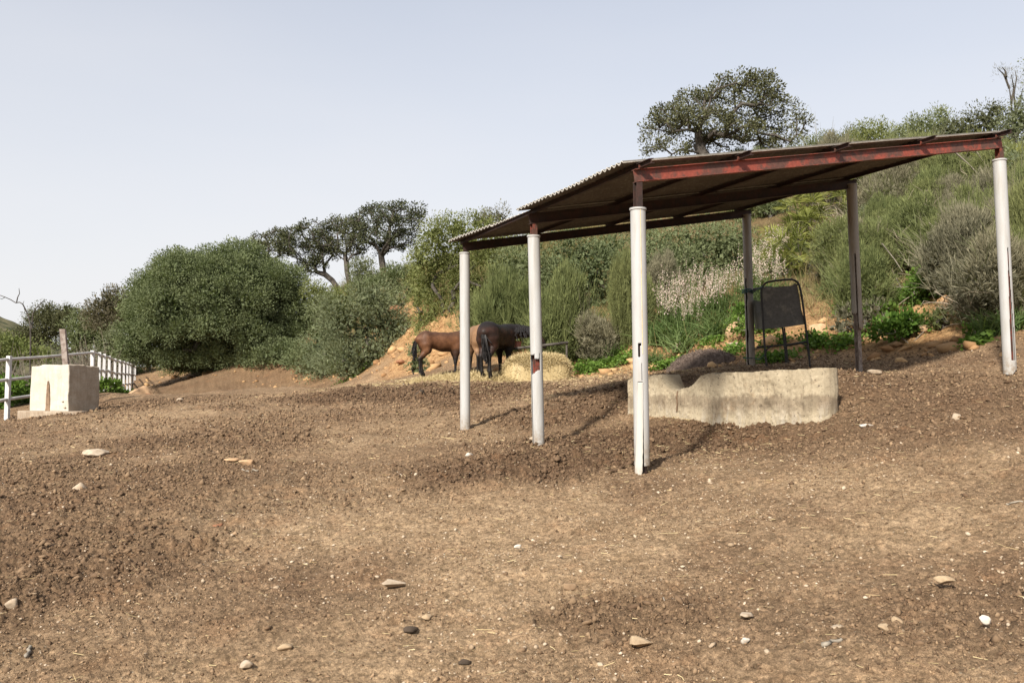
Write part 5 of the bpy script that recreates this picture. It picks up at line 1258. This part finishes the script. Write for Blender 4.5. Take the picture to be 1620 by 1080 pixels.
for i, (px, py, s, lab) in enumerate([(1050, 545, 1.2, 'big green strap-leaved clump right behind the front post'), (1072, 556, 1.15, 'strap-leaved clump left of the manure heap'), (1092, 540, 1.2, 'strap-leaved clump behind the left end of the manure heap'), (1130, 535, 1.0, 'strap-leaved clump above the manure heap'), (1150, 528, 1.0, 'strap-leaved clump beside the large orange boulder'), (1576, 531, .95, 'grey-green strap-leaved clump left of the right post'), (1612, 522, .9, 'strap-leaved clump right of the right post'), (1040, 572, .7, 'low strap-leaved clump just right of the front post foot'), (960, 560, .8, 'strap-leaved clump in the green weeds left of the front post')]):
    asphodel(px, py, s, 700+i, lab, None, False)
for i, (px, py, lab) in enumerate([(885, 560, 'white flower spike standing alone right of the broken post'), (908, 556, 'small pale flower spike beside the broom left of the front post'), (1262, 400, 'white flower spikes among the palm fans on the slope')]): asphodel(px, py, .62 if i < 2 else .8, 720+i, lab, None)

# dwarf fan palms
def palm(label, px, py, s, seed):
    r = np.random.default_rng(seed); p = hit(px, py, 9); root = tag(empty('fan_palm', p), label, 'palm'); c = Cloud(); stc = MB()
    for k in range(34):
        a = r.uniform(0, 6.283); el = r.uniform(.1, 1.45); d = np.array([math.cos(a)*math.cos(el), math.sin(a)*math.cos(el), math.sin(el)]); pl = s*r.uniform(.35, .75); hub = np.array([r.normal()*.18*s, r.normal()*.18*s, .1*s])+d*pl
        stc.tube([hub-d*pl, hub], [.008, .006], 4, False); side = unit(np.cross(d, (0, 0, 1))+r.normal(size=3)*.3); n = 15; an = np.linspace(-1.35, 1.35, n)
        D = unit(d[None]*np.cos(an)[:, None]+side[None]*np.sin(an)[:, None]+np.array([0, 0, -.12])); V, Fc = leaf_quads(np.repeat(hub[None], n, 0), D, np.full(n, s*.42)*r.uniform(.85, 1.1, n), np.full(n, .030*s), r, .12); c.add(V, Fc, np.repeat(np.clip(r.uniform(.2, 1)+r.normal(size=n)*.1, 0, 1), 4))
    link('fronds', c.mesh('fronds'), M['leaf_palm'], root); stc.build('stem', M['leaf_palm'] if False else M['bark'], root, recalc=False)
for i, (px, py, s, lab) in enumerate([(1262, 432, 1.15, 'yellow-green fan palm right above the metal feeder'), (1248, 405, .95, 'fan palm between the back right post and the feeder top, higher up'), (1285, 385, 1.1, 'fan palm halfway up the slope left of the middle right post'), (1300, 350, 1.2, 'fan palm just below the roof edge beside the middle right post'), (1322, 325, 1.1, 'uppermost fan palm of the row, touching the roof edge'), (1232, 440, .8, 'small fan palm immediately right of the back right post'), (1560, 270, 1.0, 'fan palm under the right end of the red beam'), (1604, 300, 1.0, 'yellowish fan palm at the right edge behind the right post')]): palm(lab, px, py, s, 800+i)

# bare shrubs and sapling beyond the fence
TW2 = []
for k in range(3):
    mb = twig_mesh(np.random.default_rng(240+k), 40, 1.5, .55); me = bpy.data.meshes.new('twigs'); me.from_pydata(mb.v, [], mb.f); me.attributes.new('tint', 'FLOAT', 'POINT').data.foreach_set('value', np.random.default_rng(k).uniform(0, .75, len(me.vertices)).astype(np.float32)); me.materials.append(M['twig_dry']); TW2.append(me); me.materials.clear(); me.materials.append(M['twig_grey'])
for k, (px, Y, s, lab) in enumerate([(40, 24, 1.15, 'bare grey shrub behind the fence at the far left'), (75, 26, 1.3, 'bare twiggy shrub behind the whitewashed block'), (122, 34, 1.5, 'bare twiggy shrub right of the rusty steel post'), (150, 42, 1.6, 'bare grey shrub behind the bend of the fence'), (5, 23, 1.2, 'bare shrub cut by the left edge of the picture'), (98, 31, 1.5, 'tallest bare shrub, behind the rusty steel post'), (135, 38, 1.6, 'bare shrub in front of the dark bushes beyond the fence')]):
    p = ground_at(px, Y); root = tag(empty('bare_shrub', p, k*1.1), lab, 'shrub')
    for q in range(3): o = bpy.data.objects.new('twigs', TW2[(k+q) % 3]); COL.objects.link(o); o.parent = root; o.scale = (s*.9, s*.9, s*(.9+.15*q)); o.rotation_euler = (0, 0, q*2.1+k); o.location = (.25*math.cos(q*2.1), .25*math.sin(q*2.1), 0)
def px_branch(m, pts, Y, r0, r1, n=6, ground=False):
    P = [at(x, y, Y+.12*math.sin(i*1.7)) for i, (x, y) in enumerate(pts)]; m.tube(P, np.linspace(r0, r1, len(P)), n, False); return P
Y = 27; m = MB(); b0 = ground_at(48, Y)
px_branch(m, [(48, 625), (47.5, 580), (48.5, 540), (48, 515), (45, 500), (40, 489), (36, 481), (31, 478), (25, 479), (17, 474), (8, 470), (0, 467), (-8, 466)], Y, .026, .010); px_branch(m, [(26, 479), (28, 470), (31, 464), (30, 456)], Y, .02, .007); px_branch(m, [(50, 520), (52, 496), (58, 486), (64, 480), (69, 475)], Y, .022, .007); px_branch(m, [(8, 470), (3, 473), (-3, 471)], Y, .012, .006); px_branch(m, [(36, 481), (38, 476)], Y, .01, .005); px_branch(m, [(58, 486), (66, 484)], Y, .01, .005)
root = tag(empty('bare_sapling', b0), 'thin leafless sapling with crooked top against the sky at the left', 'tree'); m.build('trunk', M['bark'], root, off=b0, recalc=False, smooth=True)
# dry fallen branches on the right slope
for k, (lines, py0, lab) in enumerate([
    ([[(1535, 435), (1545, 412), (1558, 385), (1575, 368), (1592, 355)], [(1558, 385), (1562, 372), (1566, 356)], [(1545, 412), (1552, 408), (1566, 404)], [(1530, 425), (1540, 405), (1552, 392)]], 440, 'bleached forked branch leaning on the slope left of the right post'),
    ([[(1452, 372), (1480, 360), (1505, 352), (1530, 347)], [(1480, 360), (1490, 366), (1510, 366)], [(1520, 345), (1545, 352), (1575, 358)]], 390, 'long bleached branch lying across the scrub under the roof end'),
    ([[(1380, 435), (1400, 450), (1425, 455), (1460, 452)], [(1395, 385), (1415, 410), (1428, 430)], [(1425, 455), (1418, 440), (1410, 425)]], 470, 'dead grey branch in the scrub right of the rusty post'),
    ([[(1510, 240), (1535, 262), (1560, 290), (1580, 305)], [(1545, 240), (1560, 262), (1578, 290)]], 330, 'pale dead stems hanging in the scrub under the right beam end')]):
    p = hit(lines[0][0][0], py0, 9.5); Y = p[1]-.9; m = MB()
    for i, l in enumerate(lines): px_branch(m, l, Y, .022 if i == 0 else .014, .006, 5)
    P0 = at(*lines[0][0], Y); tag(m.build('dry_branch', M['bark_pale'], None, off=P0, smooth=True, recalc=False), lab, 'branch')
m = MB(); rr = np.random.default_rng(4); base = at(1602, 215, 24.5)
for pts in ([(1603, 220), (1602, 190), (1600, 165), (1597, 140), (1592, 122)], [(1604, 215), (1607, 180), (1604, 150), (1608, 125), (1606, 112)], [(1597, 140), (1588, 118), (1578, 108)], [(1600, 165), (1604, 140), (1600, 118)], [(1607, 180), (1614, 160), (1618, 140)], [(1592, 122), (1590, 112), (1585, 106)]): px_branch(m, pts, 24.5, .035, .008, 5)
root = tag(empty('wispy_tree', base), 'thin wispy tree rising on the skyline above the right end of the roof', 'tree'); m.build('trunk', M['bark'], root, off=base, recalc=False)
cl, C = crown(lobes_px([(1588, 118, 12, 10), (1604, 118, 12, 12), (1612, 140, 10, 16), (1598, 150, 8, 12), (1606, 175, 10, 14), (1580, 112, 6, 6)], 24.5), rr, .075, dens=.9, cr=.16, per=16, aspect=.10, up=1.2, shell=.6, fill=False); link('crown', cl.mesh('crown', base), M['broom_grey'], root)
# white flower tuft
p = hit(1527, 430, 9.5); r = np.random.default_rng(3); c = Cloud(); st = MB(); root = tag(empty('white_flowers', p), 'tuft of round white flower heads on thin stalks left of the right post', 'flowers')
for k, (px, py) in enumerate([(1521, 400), (1527, 392), (1532, 401), (1535, 410), (1524, 408), (1530, 416), (1539, 398), (1518, 412)]):
    q = at(px, py, p[1]-.1); st.tube([p, (p+q)/2+r.normal(size=3)*.03, q], [.006, .005, .004], 4, False); n = 60; d = rdir(n, r)*np.array([1, 1, .7]); V, Fc = leaf_quads(q+d*.035, unit(d), np.full(n, .03), np.full(n, .02), r); c.add(V, Fc, np.repeat(r.uniform(.6, 1, n), 4))
st.build('stalks', M['leaf_strap'] if False else M['bark_pale'], root, off=p, recalc=False); link('flower_heads', c.mesh('flower_heads', p), M['petal'], root)

# ------------------------------------------------------------------ manure heap, hay, rail, tub
def heap(name, label, cat, px, py, wpx, hpx, mat, seed, depth=.7, sq=2.0, straw=0, strawmat='straw', sl=.16, pw=2.2, pe=.75, Y0=None):
    r = np.random.default_rng(seed); p = hit(px, py, 9) if Y0 is None else ground_at(px, Y0); k = p[1]/F; w = wpx*k/2; h = hpx*k; nr, na = 44, 110; f = np.linspace(0, 1, nr)[:, None]; a = np.linspace(0, 2*np.pi, na, endpoint=False)[None]
    X = f*np.cos(a)*w*1.06; Y = f*np.sin(a)*w*depth*1.06; rr = (np.abs(f*np.cos(a))**sq+np.abs(f*np.sin(a))**sq)**(1/sq)
    Z = h*np.clip(1-rr**pw, 0, None)**pe*(1+.25*(fbm((X*2+7).ravel(), (Y*2).ravel(), 3, seed).reshape(X.shape)-.5)); gx = X+p[0]; gy = Y+p[1]+w*depth*.55; base = H(gx.ravel(), gy.ravel()).reshape(X.shape)
    Z = Z+(fbm((gx*14).ravel(), (gy*14).ravel(), 4, seed+1).reshape(X.shape)-.5)*.09*np.clip(1.1-rr, 0, 1)+(fbm((gx*45).ravel(), (gy*45).ravel(), 2, seed+2).reshape(X.shape)-.5)*.03*np.clip(1.1-rr, 0, 1)
    Z = np.where(f > .985, -.2, Z)
    V = np.stack([gx, gy, base+Z-.03], -1).reshape(-1, 3); i = (np.arange(nr-1)*na)[:, None]; j = np.arange(na)[None]; Fc = np.stack([i+j, i+(j+1) % na, i+na+(j+1) % na, i+na+j], -1).reshape(-1, 4)[:, ::-1]
    tint = r.uniform(0, .45, len(V)); T = [tint]; VV = [V]; FF = [Fc]
    if straw:
        q = (((r.uniform(size=straw)**.45)*nr).astype(int)*na+r.integers(0, na, straw)); q = q[q < (nr-1)*na]; m = len(q); N = unit(np.c_[(V[q, 0]-p[0])*.8, V[q, 1]-p[1]-w*depth*.55, np.full(m, .35*w)]); D = unit(rdir(m, r)+N*.12); u_ = r.uniform(0, 1, (m, 1)); Vq = V[q]*(1-u_)+V[q+na]*u_
        V2, F2, _ = ribbons(Vq+N*.01, D, sl*r.uniform(.4, 1.2, m), np.full(m, .008), .25, 2, r, .6); VV.append(V2); FF.append(F2+len(V)); T.append(rep(r.uniform(0, 1, m), 2))
    o = link(name, np_mesh(name, np.concatenate(VV)-p, np.concatenate(FF), np.concatenate(T)), M[mat], None, p); tag(o, label, cat); return p, w, h
M['manure'] = stone_mat('manure', (.070, .050, .040), (.150, .112, .090), (.21, .16, .125))
heap('manure_heap', 'dark heap of rotted manure at the foot of the bank', 'manure heap', 1113, 578, 108, 27, 'manure', 5, .6, 2.0, 2500, sl=.05, Y0=16.0)
heap('hay_pile', 'pale straw-coloured pile of hay by the rail beside the dark horse', 'hay pile', 850, 600, 104, 36, 'straw', 6, .5, 4.0, 30000, sl=.075, pw=6, pe=.55)
heap('straw_litter', 'thin layer of trampled straw under and behind the horses', 'straw litter', 745, 602, 200, 9, 'straw', 8, .42, 2.0, 16000, sl=.09, pw=2, pe=1.0); bpy.data.objects['straw_litter']['kind'] = 'stuff'
Y = 18.75; m = MB(); m.tube([at(798, 553, Y), at(830, 549.5, Y), at(870, 545, Y), at(899, 541.5, Y)], .030, 8); b0 = at(850, 600, Y); b0[2] = G1(b0[0], Y)
root = tag(empty('feeding_rail', b0), 'rough wooden rail on stakes above the hay pile', 'rail'); m.build('rail', M['bark'], root, off=b0, smooth=True)
for px in (802, 896.5): m = MB(); m.tube([at(px, 543, Y+.03), at(px, 600, Y+.03)], .022, 6); m.build('stake', M['bark'], root, off=b0)
m = MB(); c = at(818, 551, 19.0); n = 20
for i in range(2): pass
prof = [(.0, 0), (.075, 0), (.10, .17), (.108, .175), (.10, .165), (.07, .01), (0, .01)]
V = [(c[0]+rr*math.cos(2*math.pi*k/n), c[1]+rr*math.sin(2*math.pi*k/n), c[2]-.02+z) for rr, z in prof[1:-1] for k in range(n)]
m.add(V, [(a*n+k, a*n+(k+1) % n, (a+1)*n+(k+1) % n, (a+1)*n+k) for a in range(4) for k in range(n)]+[tuple(range(n))[::-1], tuple(4*n+k for k in range(n))])
tag(m.build('feed_tub', plain('tub_red', (.36, .14, .09), (.46, .21, .15), 9, .6), None, off=c, smooth=False), 'small reddish feed tub beside the muzzle of the dark horse', 'tub')

# ------------------------------------------------------------------ horses
def coat_mat(name, base, light, dark, black=(.012, .010, .009)):
    t = NT(name); n = t.noise(7, 5, .65); f = t.noise(60, 3)
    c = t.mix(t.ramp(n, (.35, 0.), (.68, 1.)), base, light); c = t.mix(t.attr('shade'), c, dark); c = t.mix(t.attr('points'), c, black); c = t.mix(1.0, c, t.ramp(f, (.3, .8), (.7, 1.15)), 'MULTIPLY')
    p = t.n('BsdfPrincipled'); t.l(c, p.inputs['Base Color']); p.inputs['Roughness'].default_value = .55; p.inputs['Specular IOR Level'].default_value = .22
    t.l(t.bump(f, .15, .004), p.inputs['Normal']); t.l(p.outputs[0], t.o.inputs[0]); return t.m
def surface_nets(S, o, h):
    nx, ny, nz = S.shape; cn = [(a, b, c) for a in (0, 1) for b in (0, 1) for c in (0, 1)]; sl = lambda q: S[q[0]:nx-1+q[0], q[1]:ny-1+q[1], q[2]:nz-1+q[2]]
    acc = np.zeros((nx-1, ny-1, nz-1, 3)); cnt = np.zeros((nx-1, ny-1, nz-1))
    for a in cn:
        for ax in range(3):
            if a[ax]: continue
            b = list(a); b[ax] = 1; va, vb = sl(a), sl(b); cr = (va < 0) != (vb < 0); t = np.where(cr, va/np.where(cr, va-vb, 1), 0)
            for d in range(3): acc[..., d] += cr*(a[d]+(t if d == ax else 0))
            cnt += cr
    m = cnt > 0; idx = -np.ones(m.shape, int); idx[m] = np.arange(m.sum()); I = np.argwhere(m); V = (I+acc[m]/cnt[m][:, None])*h+o; Fs = []; ins = S < 0
    for ax in range(3):
        u, v = [(1, 2), (2, 0), (0, 1)][ax]; A = np.moveaxis(ins, (ax, u, v), (0, 1, 2)); Q = np.moveaxis(idx, (ax, u, v), (0, 1, 2)); ch = A[:-1, 1:-1, 1:-1] != A[1:, 1:-1, 1:-1]; P = np.argwhere(ch); i, j, k = P[:, 0], P[:, 1]+1, P[:, 2]+1
        q = np.stack([Q[i, j-1, k-1], Q[i, j, k-1], Q[i, j, k], Q[i, j-1, k]], 1); fl = A[i, j, k]; q[~fl] = q[~fl][:, ::-1]; Fs.append(q)
    return V, np.concatenate(Fs)
def body_mesh(N, E, Rd, h=.0125):
    lo = N.min(0)-.30; hi = N.max(0)+.30; lo[2] = -.04; n = np.ceil((hi-lo)/h).astype(int); g = [lo[d]+h*np.arange(n[d]) for d in range(3)]; D = np.full(n, 9.)
    for a, b in E:
        pa, pb, ra, rb = N[a], N[b], Rd[a], Rd[b]; mr = max(ra.max(), rb.max()); k = .075 if mr > .10 else (.04 if mr > .06 else .018); mg = mr*1.4+k+.03
        l = np.minimum(pa, pb)-mg; u = np.maximum(pa, pb)+mg; s_ = tuple(slice(int(max(0, (l[d]-lo[d])//h)), int(max(1, min(n[d], (u[d]-lo[d])//h+2)))) for d in range(3))
        X, Y, Z = np.meshgrid(g[0][s_[0]], g[1][s_[1]], g[2][s_[2]], indexing='ij'); ab = pb-pa; t = np.clip(((X-pa[0])*ab[0]+(Y-pa[1])*ab[1]+(Z-pa[2])*ab[2])/(ab@ab+1e-9), 0, 1)
        ry = ra[0]+(rb[0]-ra[0])*t; rz = ra[1]+(rb[1]-ra[1])*t; d = np.sqrt((X-pa[0]-ab[0]*t)**2+((Y-pa[1]-ab[1]*t)*rz/ry)**2+(Z-pa[2]-ab[2]*t)**2)-rz
        o_ = D[s_]; w = np.clip(.5+.5*(o_-d)/k, 0, 1); D[s_] = o_*(1-w)+d*w-k*w*(1-w)
    return surface_nets(D, lo, h)
def horse(label, loc, yaw, s, mat, neck, legs, dark_top=.0, tail_to=None):
    nodes = []; edges = []; rad = []
    def nd(p, r_, par=None):
        nodes.append(p); rad.append(tuple(1.0*q for q in (r_ if isinstance(r_, tuple) else (r_, r_)))); i = len(nodes)-1
        if par is not None: edges.append((par, i))
        return i
    barrel = nd((.02, 0, .785), (.195, .215)); loin = nd((-.20, 0, .815), (.180, .185), barrel); croup = nd((-.38, 0, .845), (.180, .165), loin); rump = nd((-.50, 0, .825), (.135, .13), croup); dock = nd((-.575, 0, .83), (.055, .055), rump)
    chest = nd((.24, 0, .785), (.185, .215), barrel); sh = nd((.39, 0, .82), (.150, .185), chest); br = nd((.49, 0, .76), (.115, .12), sh)
    prev = sh
    for p, r_ in neck: prev = nd(p, r_, prev)
    for side, (hx, fx) in ((1, legs[0]), (-1, legs[1])):
        y = .105*side
        a = nd((-.40, y*.9, .70), (.115, .125), croup); a = nd((-.37+hx*.2, y*1.05, .585), (.088, .095), a); a = nd((-.44+hx*.5, y, .475), (.055, .062), a); a = nd((-.505+hx*.8, y, .385), (.037, .044), a); a = nd((-.495+hx*.9, y, .24), .027, a); a = nd((-.485+hx, y, .10), .032, a); a = nd((-.46+hx, y, .045), .036, a); nd((-.445+hx, y, .005), .043, a)
        a = nd((.35, y*.85, .66), (.105, .12), sh); a = nd((.33+fx*.2, y, .53), (.070, .075), a); a = nd((.34+fx*.6, y, .42), (.048, .052), a); a = nd((.345+fx*.8, y, .315), (.038, .042), a); a = nd((.345+fx*.9, y, .20), .026, a); a = nd((.35+fx, y, .095), .031, a); a = nd((.37+fx, y, .045), .036, a); nd((.385+fx, y, .005), .043, a)
    me = bpy.data.meshes.new('horse'); o = bpy.data.objects.new('horse', me); COL.objects.link(o)
    Vh, Fh = body_mesh(np.array(nodes), edges, np.array(rad)); m2 = np_mesh('horse', Vh, Fh, smooth=True); o.data = m2
    V = np.zeros(len(m2.vertices)*3, np.float32); m2.vertices.foreach_get('co', V); V = V.reshape(-1, 3)
    # soft muscle noise
    w = (fbm(V[:, 0]*7+V[:, 2]*3, V[:, 1]*7+V[:, 2]*5, 2, 3)-.5)*.02*(V[:, 2] > .35); V = V+w[:, None]*unit(V-np.array([0, 0, .78])); m2.vertices.foreach_set('co', V.astype(np.float32).ravel())
    z = V[:, 2]+.03*(fbm(V[:, 0]*9, V[:, 2]*9, 2, 6)-.5)
    pts = sst(.52, .36, z); hd = np.array(neck[-1][0]); pts = np.maximum(pts, .85*sst(.20, .04, np.linalg.norm(V-hd, axis=1)))
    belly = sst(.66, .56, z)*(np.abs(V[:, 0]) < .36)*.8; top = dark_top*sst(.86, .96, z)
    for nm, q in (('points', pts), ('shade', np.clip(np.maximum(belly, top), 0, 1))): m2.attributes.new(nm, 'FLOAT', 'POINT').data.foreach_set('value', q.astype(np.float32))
    m2.polygons.foreach_set('use_smooth', np.ones(len(m2.polygons), bool)); m2.materials.clear(); m2.materials.append(M[mat]); m2.update()
    # ears and eyes are part of the head
    r = np.random.default_rng(int(yaw*100)+3); o.location = tuple(loc); o.rotation_euler = (0, 0, yaw); o.scale = (s, s, s); tag(o, label, 'horse')
    N = [np.array(p) for p, _ in neck]; k = len(N); poll = N[k-4]; fd = unit(N[k-1]-poll); sd = unit(np.cross(fd, (0, 0, 1.)))
    m = MB()
    for q in (1, -1):
        m = MB(); b = poll+sd*q*.045+np.array([0, 0, .04])-fd*.01; tp = b+np.array([0, 0, .11])+sd*q*.02-fd*.03; m.tube([b, (b+tp)/2, tp], [.026, .024, .003], 8); m.build('ear', M[mat+'_points'], o, smooth=True)
        m = MB(); e = poll+fd*.10+sd*q*.062+np.array([0, 0, .012]); bm = [(e[0]+.017*a, e[1]+.017*b_, e[2]+.017*c_) for a, b_, c_ in ICO[1][0]]; m.add(bm, [tuple(f) for f in ICO[1][1]]); m.build('eye', M['eye'], o, smooth=True)
    # mane: hair falling from the crest
    n = 520; t = r.uniform(0, 1, n)*(k-4); i = np.clip(t.astype(int), 0, k-4); crest = []
    pth = [np.array((.36, 0, .985))]+[N[q]+np.array([0, 0, neck[q][1][1] if isinstance(neck[q][1], tuple) else neck[q][1]]) for q in range(k-3)]
    pth = np.array(pth); tt = r.uniform(0, len(pth)-1.001, n); ii = tt.astype(int); B = pth[ii]+(pth[ii+1]-pth[ii])*(tt-ii)[:, None]-np.array([0, 0, .012])
    tang = unit(pth[ii+1]-pth[ii]); sdv = unit(np.cross(tang, np.array([0, 0, 1.]))); D = unit(sdv*.55+np.array([0, 0, .35])+r.normal(size=(n, 3))*.25)
    L_ = r.uniform(.10, .19, n); t5 = np.linspace(0, 1, 4); P = B[:, None]+D[:, None]*(L_[:, None]*t5)[..., None]+np.array([0, 0, -1.1])*(L_[:, None]*t5**2)[..., None]; S = tang*.007
    Vm = np.stack([P-S[:, None], P+S[:, None]], 2).reshape(-1, 3); kk = (np.arange(n)*8)[:, None]; ss = (np.arange(3)*2)[None]; link('mane', np_mesh('mane', Vm, np.stack([kk+ss, kk+ss+1, kk+ss+3, kk+ss+2], -1).reshape(-1, 4)), M['hair'], o)
    # tail
    n = 300; B = np.array([-.575, 0, .85])+r.normal(size=(n, 3))*.015; tip = np.array(tail_to or (-.68, 0, .34)); t5 = np.linspace(0, 1, 7); E = tip+r.normal(size=(n, 3))*np.array([.028, .028, .07]); mid = np.array([-.665, tip[1]*.3, .77])+r.normal(size=(n, 3))*.025
    P = B[:, None]*((1-t5)**2)[None, :, None]+mid[:, None]*(2*t5*(1-t5))[None, :, None]+E[:, None]*(t5**2)[None, :, None]; S = unit(np.cross(E-B, rdir(n, r)))*.008; Vm = np.stack([P-S[:, None], P+S[:, None]], 2).reshape(-1, 3)
    kk = (np.arange(n)*14)[:, None]; ss = (np.arange(6)*2)[None]; link('tail', np_mesh('tail', Vm, np.stack([kk+ss, kk+ss+1, kk+ss+3, kk+ss+2], -1).reshape(-1, 4)), M['hair'], o)
    return o
M['hair'] = plain('horse_hair', (.010, .009, .009), (.028, .024, .022), 30, .5)
M['eye'] = NT('horse_eye').pbr((.008, .006, .005), .12, 0, None, .5)
for nm, a, b, c in (('coat_bay', (.080, .034, .016), (.150, .068, .032), (.028, .016, .011)), ('coat_dark', (.019, .011, .008), (.050, .021, .013), (.007, .006, .006)), ('coat_tan', (.19, .105, .055), (.27, .16, .088), (.10, .055, .03))):
    M[nm] = coat_mat(nm, a, b, c); M[nm+'_points'] = plain(nm+'_ear', tuple(x*.5 for x in a), a, 20, .7)
side_neck = [((.50, -.02, .90), (.115, .150)), ((.60, -.05, .93), (.085, .125)), ((.71, -.09, .92), (.070, .105)), ((.81, -.13, .90), (.066, .085)), ((.87, -.15, .82), (.068, .082)), ((.92, -.17, .70), (.050, .056)), ((.95, -.18, .60), (.046, .046))]
right_neck = [((.50, -.06, .88), (.115, .150)), ((.60, -.17, .905), (.085, .125)), ((.70, -.30, .90), (.072, .105)), ((.80, -.43, .88), (.066, .085)), ((.85, -.50, .81), (.068, .085)), ((.90, -.58, .70), (.050, .058)), ((.925, -.62, .61), (.046, .046))]
def horse_at(px, Y): q = at(px, 600, Y); return (q[0], q[1], H1(q[0], q[1])+.03)
horse('small brown bay foal with black tail standing side-on left of the back left post', horse_at(699, 19.5), R(20), .95, 'coat_bay', side_neck, ((.03, .02), (-.07, -.05)), .55, (-.665, .02, .50))
horse('dark brown horse seen from behind, turning its head right to the hay', horse_at(786, 18.35), R(66), 1.10, 'coat_dark', right_neck, ((.05, .04), (-.05, -.06)), .9, (-.615, -.06, .40))
horse('tan horse mostly hidden between the back left post and the dark horse', horse_at(757, 18.9), R(104), 1.04, 'coat_tan', side_neck, ((.06, .0), (-.04, .05)), .2, (-.62, -.05, .36))
